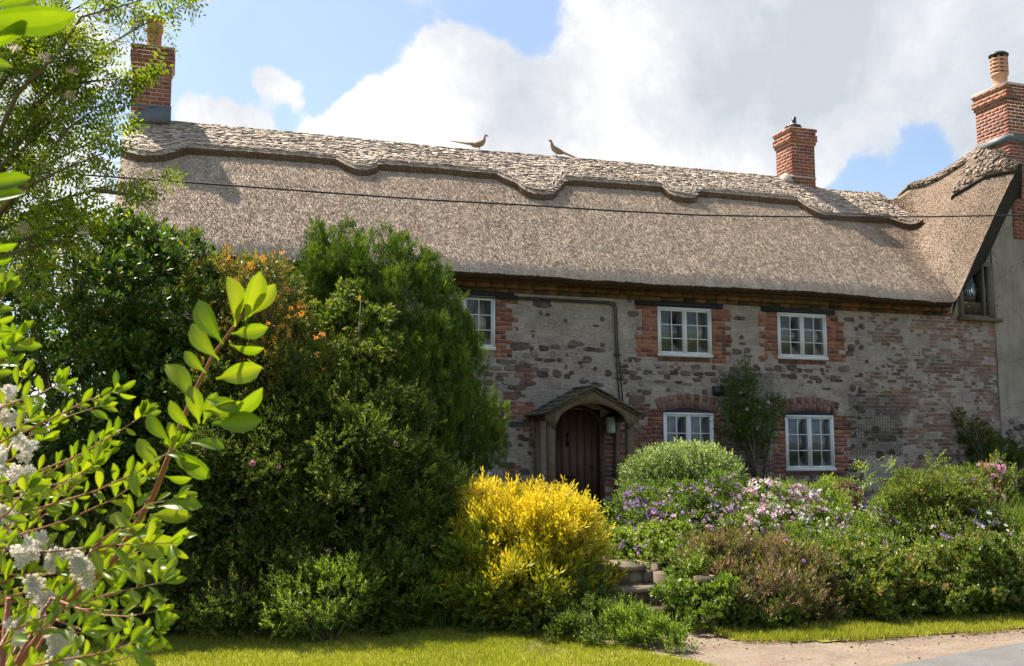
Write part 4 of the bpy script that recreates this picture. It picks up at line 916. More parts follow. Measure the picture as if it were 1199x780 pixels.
b.build('stones', M['step'], lw)

# ================================================================== PLANTS
T_broad = [sprig(8, .09, .085, .034, 1.15, 2, seed=i) for i in range(5)]
T_lance = [sprig(9, .13, .06, .017, .95, 1, seed=10+i) for i in range(5)]
T_small = [sprig(9, .09, .032, .018, 1.1, 1, seed=20+i) for i in range(5)]
T_tiny = [sprig(10, .06, .018, .012, 1.1, 2, seed=30+i) for i in range(4)]
T_con = [flatspray(12, .10, .045, .011, .6, 40+i, .5) for i in range(6)]
T_pin = [flatspray(11, .17, .062, .019, 1.15, 50+i, .12) for i in range(5)]
T_lobed = [sprig(7, .05, .05, .042, 1.25, 1, seed=60+i, fold=.1) for i in range(5)]
def bladest(seed, n=9, L=.4, wd=.007):
    r = random.Random(seed); out = []
    for i in range(n):
        l = L*r.uniform(.6, 1.1); g = r.uniform(0, 6.28); le = r.uniform(.1, .5)*l; pts = [(0, 0, 0), (wd, 0, 0)]
        s = np.array([cos(g), sin(g), 0])*wd/2; d = np.array([-sin(g), cos(g), 0]); o0 = d*r.uniform(0, .03)
        a0, a1, a2 = o0, o0+d*le*.35+np.array([0, 0, l*.6]), o0+d*le+np.array([0, 0, l*.92])
        out.append(np.array([a0-s, a0+s, a1+s*.9, a1-s*.9])); out.append(np.array([a1-s*.9, a1+s*.9, a2+s*.1, a2-s*.1]))
    return np.array(out)
T_blade = [bladest(70+i) for i in range(4)]
def floret(seed, n=5, L=.02, wd=.016, cup=.6):
    r = random.Random(seed); out = []
    for i in range(n):
        lf = leaf(L, wd, -.1, .2); c, s_ = cos(cup*1.3), sin(cup*1.3); lf = np.stack([lf[:, 0], lf[:, 1]*c+lf[:, 2]*s_, -lf[:, 1]*s_+lf[:, 2]*c], 1); out.append(rotz(lf, 6.283*i/n+r.uniform(-.1, .1)))
    return np.array(out)
T_flower = [floret(i, 5, .024, .020, .75) for i in range(3)]+[np.concatenate([floret(9, 5, .026, .02, .95), floret(8, 5, .016, .014, .3)])]
T_blossom = [np.concatenate([floret(i*7+k, 5, .0065, .0065, 1.0)+np.array([.017*cos(k*2.4)*math.sqrt(k/14), .017*sin(k*2.4)*math.sqrt(k/14), -.006*k/14]) for k in range(14)]) for i in range(3)]

# ---- hedge masses on the left
shrub('laurel_bush', 'tall dark glossy laurel-like shrub filling the left side below the tree', 'shrub',
      [PB(60, 350, 11.3, 120, 95), PB(50, 430, 12.3, 150, 140), PB(40, 500, 11.2, 120, 110), PB(170, 420, 12.0, 90, 130), PB(185, 345, 11.6, 72, 85), PB(232, 400, 11.4, 52, 80), PB(120, 300, 11.8, 70, 40), PB(60, 480, 10.9, 130, 130), PB(190, 500, 10.9, 90, 110)],
      T_broad, 12500, 1.05, LF['laurel'], 0, up=.75, lump=.2, base=at(120, 745, 10.6)*[1, 1, 0], tint=(.46, .22), topt=.25, nst=7)
hed = shrub('ivy_hedge', 'dense shaded hedge of ivy and clematis between the laurel and the conifer', 'hedge',
      [PB(60, 640, 10.35, 150, 110), PB(180, 640, 10.3, 110, 105), PB(290, 600, 10.5, 110, 120), PB(400, 600, 10.6, 110, 130), PB(470, 620, 10.6, 70, 100), PB(360, 500, 11.3, 100, 100), PB(290, 500, 11.2, 70, 110), PB(300, 690, 9.95, 130, 50), PB(120, 700, 9.9, 120, 50), PB(440, 690, 10.1, 90, 45), PB(240, 560, 10.7, 90, 110), PB(340, 570, 10.75, 90, 110), PB(430, 550, 10.8, 70, 110), PB(220, 660, 10.35, 80, 80), PB(340, 660, 10.3, 90, 80)],
      T_small+T_lance[:1], 40000, 1.15, LF['hedge'], 0, up=.35, lump=.2, base=at(300, 740, 10.2)*[1, 1, 0], tint=(.40, .2), nst=3, inner=.2, clump=.16)
P, Nr, f = sample([PB(360, 470, 10.95, 100, 100), PB(300, 560, 10.4, 100, 110), PB(420, 560, 10.45, 70, 90)], 60, 0, .1, .8)
k = (Nr[:, 1] < -.2); scatter('clematis_blossom', [t*1.35 for t in T_flower], P[k], Nr[k]+[0, -.3, .1], np.full(k.sum(), 1.2), rng.random(k.sum()), PET['rose'], hed)
shrub('honeysuckle', 'loose honeysuckle with orange flowers and bronze leaves between the laurel and the conifer', 'climber',
      [PB(290, 385, 11.2, 42, 70), PB(315, 350, 11.3, 35, 42), PB(300, 460, 10.9, 50, 70), PB(340, 430, 11.2, 40, 60), PB(280, 325, 11.5, 40, 18)],
      T_lance+T_small, 2600, 1.1, LF['honey'], 0, up=.4, rnd=.8, lump=.3, base=at(300, 742, 10.5)*[1, 1, 0], tint=(.48, .25), nst=2, shell=.5)
hs = bpy.data.objects['honeysuckle']
P, Nr, f = sample([PB(310, 380, 11.0, 50, 90), PB(350, 440, 10.8, 40, 90)], 110, 0, .1, .8)
k = Nr[:, 1] < 0; T_trump = [np.concatenate([flatspray(8, .03, .035, .008, .9, 3, .6)])]
scatter('orange_blossom', T_trump, P[k], Nr[k]+[0, 0, .5], np.full(k.sum(), 1.3), rng.random(k.sum()), PET['orange'], hs, .2)
# ---- conifer: upright plumes
con = empty('conifer', at(455, 640, 12.6)*[1, 1, 0]+[0, 0, .35], 'broad dark green conifer with upright feathery plumes beside the upper left window', 'tree')
lobes = []
for (x, y, Z, rx, ry) in [(352, 350, 12.2, 22, 78), (378, 320, 12.5, 26, 58), (405, 330, 12.3, 30, 66), (436, 325, 12.6, 30, 55), (465, 345, 12.3, 34, 66), (497, 350, 12.6, 27, 52), (514, 385, 12.5, 32, 52),
                          (532, 430, 12.6, 25, 62), (550, 455, 12.5, 24, 55), (562, 490, 12.6, 19, 42), (540, 520, 12.4, 40, 60), (500, 450, 12.0, 48, 90), (450, 440, 11.9, 55, 90), (400, 430, 12.0, 50, 90), (360, 430, 12.2, 35, 70),
                          (470, 540, 12.0, 60, 90), (530, 570, 12.3, 40, 60), (420, 540, 12.1, 60, 80), (390, 275+35, 12.9, 22, 40), (370, 285, 12.6, 12, 24), (412, 280, 12.7, 14, 22), (455, 292, 12.6, 14, 22), (488, 308, 12.7, 12, 20), (515, 325, 12.7, 10, 26)]:
    lobes.append(PB(x, y+16, Z, rx, ry*.92))
PC, PN, _ = sample(lobes, 430, .0, .16, .6, 3.0, .15)
nf = 24000; kk = rng.integers(0, len(PC), nf); pr_ = rng.uniform(.11, .20, len(PC)); ph_ = rng.uniform(.17, .30, len(PC)); hh_ = rng.random(nf); an = rng.uniform(0, 2*pi, nf)
rd = pr_[kk]*np.sqrt(1-hh_)*np.minimum(1, .5+hh_*3)*rng.uniform(.55, 1.05, nf); lean_ = PN*[.35, .35, 0]
P = PC[kk]+np.stack([np.cos(an)*rd, np.sin(an)*rd, (hh_-.35)*ph_[kk]*1.6], -1)+lean_[kk]*(hh_*ph_[kk])[:, None]
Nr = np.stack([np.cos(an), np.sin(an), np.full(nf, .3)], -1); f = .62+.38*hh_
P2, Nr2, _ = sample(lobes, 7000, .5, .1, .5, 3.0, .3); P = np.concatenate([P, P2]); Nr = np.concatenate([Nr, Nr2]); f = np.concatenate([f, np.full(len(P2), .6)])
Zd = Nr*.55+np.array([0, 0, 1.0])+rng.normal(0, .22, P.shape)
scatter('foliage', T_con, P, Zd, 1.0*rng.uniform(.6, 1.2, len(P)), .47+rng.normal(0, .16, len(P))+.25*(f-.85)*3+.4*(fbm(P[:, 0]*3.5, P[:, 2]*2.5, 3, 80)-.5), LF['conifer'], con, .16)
b = MB(); o0 = wloc(con)
for (c, r_) in lobes[:20]: b.tube([o0+rng.normal(0, .05, 3), o0*.5+np.array(c)*.5+[0, 0, -.3], np.array(c), np.array(c)+[0, 0, r_[2]*.7]], [.07, .05, .03, .006], 6)
b.build('trunk', M['bark'], con, smooth=True)
# ivy scrambling over the conifer (drooping pale leaves)
shrub('climbing_hydrangea', 'climber with drooping grey-green leaves hanging over the front of the conifer', 'climber',
      [PB(410, 385, 11.35, 40, 50), PB(395, 450, 11.2, 45, 50), PB(440, 430, 11.4, 25, 40)], T_broad, 420, .9, LF['hedge'], 0, up=-.6, tint=(.62, .18), base=at(410, 735, 10.9)*[1, 1, 0], nst=1, inner=0)
# ---- undergrowth in front of the hedge
shrub('pale_weed_clump', 'small sunlit yellow-green bush at the foot of the dark hedge', 'shrub', [PB(375, 700, 9.2, 48, 32), PB(402, 690, 9.35, 35, 34), PB(352, 718, 9.1, 30, 18)], T_lance, 1100, .75, LF['fresh'], 0, up=.9, tint=(.5, .25), nst=8, base=at(375, 738, 9.25)*[1, 1, 0], lump=.25)
shrub('nettle_clump', 'green leafy bush in the shade left of the golden bush', 'shrub', [PB(515, 620, 10.9, 42, 60), PB(505, 660, 10.4, 60, 55), PB(470, 695, 10.0, 60, 36), PB(540, 590, 11.2, 28, 40), PB(560, 660, 10.25, 40, 45), PB(570, 700, 10.0, 45, 28)], T_lance, 3600, .95, LF['fresh'], 0, up=.9, tint=(.6, .2), nst=10, base=at(500, 730, 10.2)*[1, 1, 0], lump=.25)
gt = empty('dry_grass_clump', at(235, 742, 9.9)*[1, 1, 0], 'dry straw-coloured stalks drooping from the foot of the hedge', 'grass clump')
P = at(235, 742, 9.9)*[1, 1, 0]+np.stack([rng.uniform(-.35, .35, 60), rng.uniform(-.1, .25, 60), np.full(60, .0)], -1); scatter('stalk', T_blade, P, np.array([0, 0, 1.])+rng.normal(0, .35, (60, 3)), rng.uniform(.9, 2.3, 60), rng.random(60), PET['straw'], gt)
gt = empty('long_grass_clump', at(300, 742, 9.8)*[1, 1, 0], 'fringe of long green grass along the foot of the dark hedge', 'grass clump')
xx = rng.uniform(120, 560, 330); P = np.array([hit(x, 742-.02*abs(x-330), 2, 0) for x in xx])+np.stack([xx*0, rng.uniform(-.05, .35, 330), xx*0], -1)
scatter('blade', T_blade, P, np.array([0, 0, 1.])+rng.normal(0, .2, (330, 3)), rng.uniform(.3, 1.1, 330), rng.random(330)*.7, LF['fresh'], gt)
# ---- golden bush
shrub('golden_bush', 'bright golden yellow bush in full sun left of the garden steps', 'shrub',
      [PB(609, 640, 10.5, 66, 48), PB(656, 648, 10.4, 42, 50), PB(571, 655, 10.4, 42, 50), PB(613, 688, 10.2, 78, 34), PB(583, 600, 10.7, 34, 24), PB(636, 608, 10.7, 38, 24), PB(681, 630, 10.4, 18, 28)],
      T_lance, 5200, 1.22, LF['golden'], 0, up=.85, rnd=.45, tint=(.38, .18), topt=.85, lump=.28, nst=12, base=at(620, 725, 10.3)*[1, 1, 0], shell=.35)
P, Nr, f = sample([PB(618, 622, 10.6, 76, 38), PB(668, 632, 10.4, 42, 42)], 300, 0, .1, .9); k = Nr[:, 2] > .15
scatter('young_shoots', [flatspray(13, .24, .05, .016, 1.0, 90+i, .5) for i in range(5)], P[k], Nr[k]*.5+[0, 0, 1], rng.uniform(.6, 1.05, k.sum()), np.full(k.sum(), .68), LF['golden'], bpy.data.objects['golden_bush'])
# ---- ground cover sweeping down beside the steps
shrub('cranesbill_mat', 'low green mat of foliage spilling down the bank left of the steps', 'ground cover',
      [PB(655, 715, 9.95, 75, 26), PB(705, 738, 9.4, 60, 22), PB(670, 695, 10.1, 40, 28), PB(600, 728, 10.0, 70, 12)], T_tiny+T_small, 4600, 1.0, LF['mixed'], 0, up=.8, tint=(.28, .15), base=at(680, 745, 9.7)*[1, 1, 0], lump=.3)
shrub('edge_grass_tuft', 'sunlit grassy tuft where the lawn meets the gravel path', 'grass clump',
      [PB(772, 748, 9.0, 28, 20), PB(742, 738, 9.2, 30, 17), PB(795, 762, 8.7, 16, 12)], T_small+T_lance, 1300, .8, LF['fresh'], 0, up=1.2, tint=(.55, .2), base=at(765, 765, 9.0)*[1, 1, 0], nst=3)
def tufts(name, label, x0, x1, y0, y1, z, n, sc, mat, cat='grass clump', leanv=.2):
    c = ((x0+x1)/2, (y0+y1)/2, z); r = empty(name, c, label, cat); P = np.stack([rng.uniform(x0, x1, n), rng.uniform(y0, y1, n), np.full(n, z)], -1)
    scatter('blade', T_blade, P, np.array([0, 0, 1.])+rng.normal(0, leanv, (n, 3)), rng.uniform(sc*.5, sc*1.2, n), rng.random(n), mat, r); return r
tufts('step_weeds', 'taller weeds and grass at the foot of the garden steps', 4.2, 4.95, -7.15, -6.95, .0, 40, .42, LF['fresh'])
# ---- flower bed plants
def flowers(root, blobs, n, mats, size=1.0, up=.2, h=.0, name='flower', ymax=.35, stems=True):
    P, Nr, f = sample(blobs, int(n*2.7), 0, .25, TZ, 2.2, .15); k = Nr[:, 1] < ymax; P, Nr = P[k]+[0, 0, h], Nr[k]
    wh = rng.integers(0, len(mats), len(P))
    for i, mt in enumerate(mats):
        q = wh == i
        if q.sum(): scatter(mt[1] if isinstance(mt, tuple) else name, T_flower, P[q], Nr[q]+[0, -.5, up]+rng.normal(0, .35, (q.sum(), 3)), size*rng.uniform(1.05, 1.75, q.sum()), rng.random(q.sum()), mt[0] if isinstance(mt, tuple) else mt, root, .1)
    if False:
        b = MB()
        for p in P[::2]: b.tube([(p[0], p[1], p[2]), (p[0]+random.uniform(-.04, .04), p[1]+.05, p[2]-.22)], .003, 3)
        b.build('flower_stems', M['greenstem'], root)
shrub('round_variegated_bush', 'clipped round bush with cream-edged leaves right of the front door', 'shrub',
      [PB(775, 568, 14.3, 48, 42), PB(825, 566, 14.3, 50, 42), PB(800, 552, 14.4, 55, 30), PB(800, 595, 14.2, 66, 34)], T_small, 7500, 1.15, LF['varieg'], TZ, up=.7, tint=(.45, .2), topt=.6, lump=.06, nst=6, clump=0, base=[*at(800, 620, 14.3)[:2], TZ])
DEF = [ # name,label,cat,blobs,tmpl,n,size,leafmat,tint,flower(list),flower n,size
 ('columbine_clump', 'blue-purple columbine flowers at the left foot of the round bush, nearest the door', [PB(752, 598, 12.9, 32, 26), PB(770, 612, 12.6, 35, 22)], T_small, 1500, 1.0, 'fresh', .35, ['purple'], 150, 1.1),
 ('columbine_clump', 'pale pink columbine flowers in front of the round bush beside the blue-purple ones', [PB(800, 600, 12.7, 35, 28), PB(790, 620, 12.4, 40, 20)], T_small, 1400, 1.0, 'fresh', .35, ['pink', 'purple'], 120, 1.1),
 ('columbine_clump', 'mauve columbine flowers just right of the middle of the round bush', [PB(845, 590, 12.7, 28, 30), PB(850, 615, 12.4, 35, 24)], T_small, 1400, 1.0, 'fresh', .35, ['purple', 'pink'], 130, 1.1),
 ('columbine_clump', 'tall mass of pink and white columbines under the climbing rose', [PB(895, 590, 12.6, 34, 26), PB(925, 592, 12.6, 30, 24), PB(905, 615, 12.3, 50, 24)], T_small, 2200, 1.0, 'fresh', .4, ['pink', 'white', 'pink'], 280, 1.2),
 ('columbine_clump', 'white and lilac columbines in front of the lower right window', [PB(950, 600, 12.5, 30, 24), PB(965, 618, 12.2, 34, 22)], T_small, 1500, 1.0, 'fresh', .55, ['white', 'purple', 'pink'], 140, 1.1),
 ('geranium_clump', 'bright light green lobed leaves at the top of the garden steps', [PB(745, 640, 11.6, 36, 20), PB(785, 640, 11.4, 42, 24), PB(770, 655, 11.1, 36, 16), PB(725, 632, 11.9, 18, 10)], T_lobed, 1900, .8, 'fresh', .62, ['pink', 'purple'], 24, .9),
 ('yellow_green_bush', 'small yellow-green bush below the lower right window', [PB(965, 588, 13.4, 26, 18), PB(945, 585, 13.5, 16, 12)], T_lance, 900, .8, 'fresh', .85, [], 0, 1),
 ('spiraea_bush', 'low bush with dusky pink flower heads against the wall right of the lower window', [PB(985, 583, 13.8, 24, 15)], T_small, 700, .9, 'mixed', .5, ['rose'], 110, .9),
 ('mixed_flower_clump', 'dense leafy clump speckled with tiny white and pink flowers in mid bed', [PB(1010, 622, 12.0, 45, 26), PB(960, 640, 11.7, 45, 22), PB(1000, 650, 11.4, 50, 26)], T_small, 3200, .95, 'fresh', .5, ['white', 'pink', 'purple'], 130, .8),
 ('rounded_green_bush', 'large rounded green bush in the right half of the flower bed', [PB(1075, 595, 12.3, 44, 34), PB(1115, 590, 12.3, 42, 34), PB(1095, 578, 12.4, 48, 24), PB(1095, 615, 12.1, 62, 26)], T_small, 6000, 1.0, 'mixed', .5, ['purple'], 26, .8),
 ('pink_rose_bush', 'bush carrying clear pink blooms in front of the ivy near the right edge', [PB(1160, 568, 13.2, 26, 22), PB(1150, 590, 13.0, 30, 24)], T_lance, 1100, .9, 'mixed', .4, ['pink', 'rose'], 120, 1.3),
 ('violet_flower_clump', 'grey-green clump with violet flowers in front of the tall grass', [PB(1150, 625, 11.9, 40, 24), PB(1120, 635, 11.6, 36, 20)], T_small, 1800, .9, 'mixed', .55, ['purple', 'white'], 70, 1.0),
 ('purple_brown_bush', 'wide mound of bronze-purple twiggy foliage above the low wall', [PB(850, 668, 10.6, 50, 30), PB(905, 672, 10.7, 55, 34), PB(945, 695, 10.35, 40, 40), PB(880, 700, 10.2, 70, 34), PB(930, 712, 10.2, 50, 22), PB(825, 660, 10.9, 25, 18)], T_tiny+T_lance[:2], 8500, 1.05, 'purple', .55, ['purple'], 60, .8),
 ('ivy_mound', 'bright leafy ivy mound tumbling over the low wall beside the steps', [PB(845, 715, 9.9, 42, 30), PB(805, 690, 10.3, 24, 34), PB(900, 728, 9.95, 45, 18), PB(820, 680, 10.4, 35, 26), PB(795, 700, 10.0, 18, 22)], T_lobed+T_small, 3600, .85, 'fresh', .42, ['pink'], 16, .7),
 ('bed_edge_bush', 'trailing green foliage with red young tips over the wall at mid bed', [PB(1000, 690, 10.5, 48, 36), PB(1045, 685, 10.6, 50, 34), PB(980, 665, 11.0, 42, 26), PB(1020, 705, 10.35, 40, 18)], T_small+T_lobed, 4600, .95, 'mixed', .55, ['white'], 24, .7),
 ('bed_edge_bush', 'trailing green foliage over the wall below the violet flowers', [PB(1080, 686, 10.7, 48, 36), PB(1115, 670, 11.0, 48, 34), PB(1095, 700, 10.5, 50, 20)], T_small+T_lobed, 4000, .95, 'mixed', .5, [], 0, 1),
 ('bed_edge_bush', 'trailing green foliage over the wall at the far right end of the bed', [PB(1150, 678, 10.8, 45, 38), PB(1195, 672, 10.95, 45, 40), PB(1235, 660, 11.1, 40, 40), PB(1170, 695, 10.65, 45, 22)], T_small+T_lobed, 4600, .95, 'mixed', .42, ['pink'], 14, .8),
]
for (nm, lb, bl, tm, n, sz, lm, tn, fl_, fn, fs_) in DEF:
    c = np.mean([q[0] for q in bl], 0); zb = 0 if nm in ('ivy_mound',) else TZ
    bz = TZ if c[1] > -7.0 else 0.02
    r = shrub(nm, lb, 'flowers' if fl_ and nm != 'rounded_green_bush' and 'bush' not in nm and 'mound' not in nm else 'shrub', bl, tm, n, sz, LF[lm], .05, up=.8, tint=(tn, .2), topt=.15, lump=.26, nst=6, base=[c[0], c[1], bz], group={'columbine_clump': 'columbines in the flower bed', 'bed_edge_bush': 'trailing plants over the low wall'}.get(nm), shell=.35)
    if fl_: flowers(r, bl, fn, [(PET[x], x+'_blossom') for x in fl_], fs_, h=.03)
for q_, (yy, zz, xx_) in enumerate(((-6.80, .19, 4.3), (-6.55, .37, 4.2), (-6.3, TZ, 4.1))): tufts('step_weeds', ('weeds sprouting along the lowest tread of the garden steps', 'weeds sprouting along the middle tread of the garden steps', 'weeds sprouting along the top tread of the garden steps')[q_], xx_, 4.88, yy-.03, yy+.10, zz, 14, .24, LF['mixed'], leanv=.5)
o = tufts('bed_grasses', 'soft green leaves filling the gaps of the flower bed', 5.2, 13.5, -6.6, -1.2, TZ, 900, .75, LF['fresh'], leanv=.35)
gc = empty('bed_ground_cover', (9, -4, TZ), 'low mixed leafy ground cover between the bushes of the bed', 'ground cover'); gc['kind'] = 'stuff'
n = 9000; P = np.stack([rng.uniform(4.9, 15, n), rng.uniform(-7.0, -.5, n), np.full(n, TZ)], -1); P[:, 2] += rng.uniform(0, .22, n)*(.4+fbm(P[:, 0]*2, P[:, 1]*2, 3, 90))
g = scatter('leaves', T_small+T_lobed, P, np.array([0, -.2, 1.])+rng.normal(0, .5, (n, 3)), rng.uniform(.8, 1.5, n), rng.normal(.5, .2, n), LF['mixed'], gc); g['kind'] = 'stuff'
p = at(1185, 635, 12.2); tg = tufts('tall_grass_clump', 'tall bright green grass clump at the right edge of the garden', p[0]-.35, p[0]+.9, p[1]-.3, p[1]+.4, TZ, 190, 1.55, LF['fresh'], leanv=.12)
# young leafy shoots above the round green bush
for (x0, y0, x1, y1, Z, lb) in ((1030, 600, 1012, 552, 12.6, 'arching young shoot with pale leaves at the left of the rounded green bush'), (1062, 590, 1042, 545, 12.7, 'arching young shoot with pale leaves left of centre over the rounded green bush'), (1100, 585, 1096, 540, 12.7, 'upright young shoot with pale leaves rising from the middle of the rounded green bush'), (1128, 590, 1132, 560, 12.5, 'short young shoot with pale leaves at the right of the rounded green bush')):
    a, e = at(x0, y0+25, Z), at(x1, y1, Z); r = empty('rose_shoot', [a[0], a[1], a[2]], lb, 'plant', 'young shoots over the green bush'); m_ = (a+e)/2+[-.03, 0, .08]
    b = MB(); b.tube([a, m_, e], [.009, .006, .003], 5); b.build('stem', M['greenstem'], r)
    ts = rng.random(16)**.7; P = a*(1-ts[:, None])+e*ts[:, None]+rng.normal(0, .03, (16, 3)); P[-5:] = e+rng.normal(0, .05, (5, 3)); scatter('leaves', T_pin, P, rng.normal(0, .6, (16, 3))+[0, 0, .3], np.full(16, .85), rng.uniform(.7, 1, 16), LF['fresh'], r)
# climbers on the wall
r = shrub('climbing_rose', 'green climbing rose trained on the wire trellis between the upper windows and lower windows', 'climber',
      [(W(868, 470, -.14), (.34, .14, .40)), (W(885, 490, -.14), (.34, .14, .34)), (W(862, 495, -.12), (.3, .13, .3)), (W(882, 515, -.12), (.18, .10, .26)), (W(905, 478, -.12), (.25, .12, .18)), (W(866, 438, -.12), (.22, .10, .22))],
      T_lance+T_small, 1250, 1.1, LF['fresh'], TZ, up=.2, tint=(.22, .2), lump=.35, nst=6, base=[W(885, 600)[0], -.15, TZ])
r['label'] = 'green climbing rose spreading over its wire trellis on the wall between the two lower windows'
flowers(r, [(W(880, 480, -.2), (.4, .12, .4))], 5, [(PET['cream'], 'rose_blossom')], 1.8, stems=False)
r = shrub('ivy_climber', 'dark ivy scrambling up the wall at the right-hand corner of the cottage', 'climber',
      [(W(1145, 510, -.2), (.35, .2, .22)), (W(1170, 535, -.3), (.6, .3, .38)), (W(1200, 560, -.4), (.8, .4, .5)), (W(1125, 492, -.12), (.22, .1, .10)), (W(1150, 570, -.4), (.6, .4, .3))],
      T_broad+T_small, 2800, .85, LF['hedge'], TZ, up=.3, tint=(.45, .2), lump=.35, nst=7, base=[W(1180, 600)[0], -.3, TZ])
# ---- rowan / elder tree at upper left
tree = empty('rowan_tree', at(-60, 560, 8.9)*[1, 1, 0], 'feathery leaved tree with flat cream flower heads arching in from the top left corner', 'tree')
b = MB(); t0 = wloc(tree); fork = at(-60, 330, 8.9)
b.tube([t0+[0, 0, -.1], t0*.6+fork*.4+[.1, .05, 0], fork], [.15, .12, .095], 10)
BR = [[(-60, 330), (-20, 200), (40, 125), (110, 62), (170, 28), (222, 2)], [(-60, 330), (-10, 215), (50, 150), (105, 110), (168, 88)], [(-60, 330), (0, 250), (50, 195), (95, 172), (142, 150)], [(-60, 330), (0, 270), (50, 240), (110, 222), (190, 206)],
      [(-40, 250), (-10, 120), (30, 50), (80, 15), (140, -20)], [(-50, 280), (-30, 100), (0, 30), (30, -40)], [(-60, 330), (10, 290), (60, 265), (105, 250)], [(-20, 200), (20, 110), (70, 60), (95, 20), (150, 5), (205, -12)],
      [(0, 250), (40, 200), (80, 150), (120, 122)], [(-60, 330), (0, 300), (60, 285), (100, 275)], [(-30, 150), (10, 80), (60, 40)], [(-10, 215), (20, 170), (60, 130), (90, 90), (120, 75)], [(110, 222), (150, 228), (178, 232)], [(40, 125), (70, 100), (110, 95), (140, 92)], [(-40, 290), (20, 225), (70, 200), (125, 178)], [(-60, 330), (0, 340), (50, 330)]]
LP = []; LD = []
for bi_, br in enumerate(BR):
    Zb = 8.9+random.uniform(-.7, .7); pts = [at(x, y, 8.9+(Zb-8.9)*min(1, i/2)) for i, (x, y) in enumerate(br)]
    n = len(pts); rad = [max(.004, .026*(1-i/(n-.4))**1.2) for i in range(n)]; b.tube(pts, rad, 6)
    for i in range(n-1):
        seg = pts[i+1]-pts[i]; L_ = np.linalg.norm(seg)
        for k in range(int(L_/.065)):
            if i == 0 and random.random() < .8: continue
            q = pts[i]+seg*random.random(); dd = nz(seg)+rng.normal(0, .75, 3)+[0, 0, .1]; dd = nz(dd); l = random.uniform(.08, .26)
            e = q+dd*l; b.tube([q, e], [.0045, .002], 3)
            for s in np.linspace(.3, 1, 3): LP.append(q+dd*l*s); LD.append(dd+rng.normal(0, .6, 3)+[0, 0, -.1])
    for k in range(5): LP.append(pts[-1]+rng.normal(0, .03, 3)); LD.append(nz(pts[-1]-pts[-2])+rng.normal(0, .4, 3))
b.build('trunk', M['bark'], tree, smooth=True)
LP = np.array(LP); LD = np.array(LD); scatter('foliage', T_pin, LP, LD, rng.uniform(.95, 1.4, len(LP)), rng.normal(.6, .22, len(LP)), LF['elder'], tree, .1)
P, Nr, f = sample([PB(20, 110, 9.2, 85, 120), PB(50, 60, 9.1, 65, 45), PB(0, 240, 9.2, 65, 70)], 1300, .5, .3, 1.); k = np.nonzero(P[:, 2] > 2)[0]
scatter('inner_foliage', T_pin, P[k], Nr[k]+rng.normal(0, .8, (len(k), 3)), rng.uniform(.8, 1.2, len(k)), rng.normal(.4, .2, len(k)), LF['elder'], tree, .1)
T_umb = [np.concatenate([leaf(.014, .012, 0, 0)[None]*[1, 1, 1]+np.array([.05*cos(k*2.4)*math.sqrt(k/26), .05*sin(k*2.4)*math.sqrt(k/26), 0]) for k in range(26)])]
for (x, y) in ((52, 68), (28, 268), (97, 272), (18, 55), (82, 112), (84, 82)): scatter('blossom', T_umb, at(x, y, 8.5)[None]+rng.normal(0, .012, (4, 3)), np.array([[.1, -.6, .5]])+rng.normal(0, .35, (4, 3)), np.full(4, 1.0), rng.random(4), PET['cream'], tree)

# ---- foreground shrub (large detailed leaves)
fg = empty('bridal_wreath_bush', at(-60, 900, 1.35)*[1, 1, 0], 'close foreground bush with reddish stems, lime green leaves and white blossom at lower left', 'shrub')
def bigleaf(base, tip, wfrac=.42, curl=.1, roll=None, seed=0):
    """obovate leaf, 7x5 grid"""
    base = np.array(base); tip = np.array(tip); d = tip-base; L_ = np.linalg.norm(d); z = d/L_
    if roll is None: roll = random.uniform(-.9, .9)
    view = nz(CAM-base); x = np.cross(view, z); x /= np.linalg.norm(x); nn = np.cross(z, x)*1.0
    x2 = x*cos(roll)+nn*sin(roll); n2 = -x*sin(roll)+nn*cos(roll); V = []; nu, nv_ = 8, 5
    for i in range(nu):
        t = i/(nu-1); wdt = L_*wfrac*.37*(math.sin(pi*min(1, max(0, t**1.55)))**.62)*min(1, .25+t/.42)
        if i == nu-1: wdt = L_*.015
        if i == 0: wdt = L_*.025
        for j in range(nv_):
            u = (j/(nv_-1)-.5)*2; V.append(base+z*L_*t+x2*wdt*u+n2*(abs(u)**1.5*wdt*.38-curl*L_*4*(t-.5)**2*1.0+curl*L_))
    return V
FV, FF, FT = [], [], []
def addleaf(*a, t=None, **k):
    V = bigleaf(*a, **k); n0 = len(FV); FV.extend(V)
    for i in range(7):
        for j in range(4): FF.append((n0+i*5+j, n0+i*5+j+1, n0+(i+1)*5+j+1, n0+(i+1)*5+j))
    t = t if t is not None else random.gauss(.5, .2)
    FT.extend([min(1, max(0, t+(.16 if j in (1, 2) else -.08)+(i-3)*.02+random.gauss(0, .03))) for i in range(7) for j in range(4)])
stem = MB()
def pxp(pts, Z0, Z1): return [at(x, y, Z0+(Z1-Z0)*i/(len(pts)-1)) for i, (x, y) in enumerate(pts)]
zl = lambda x, y: (x*.6796, 250+y*.6796)
main = [(-40, 860), (20, 780), (68, 716), (136, 653), (180, 580), (205, 515), (226, 462), (250, 415), (272, 385), (286, 366)]
ml = pxp(main, 1.45, 1.18); stem.tube(ml, [.006, .0055, .005, .0044, .0038, .0032, .0027, .0022, .0018, .0012], 8)
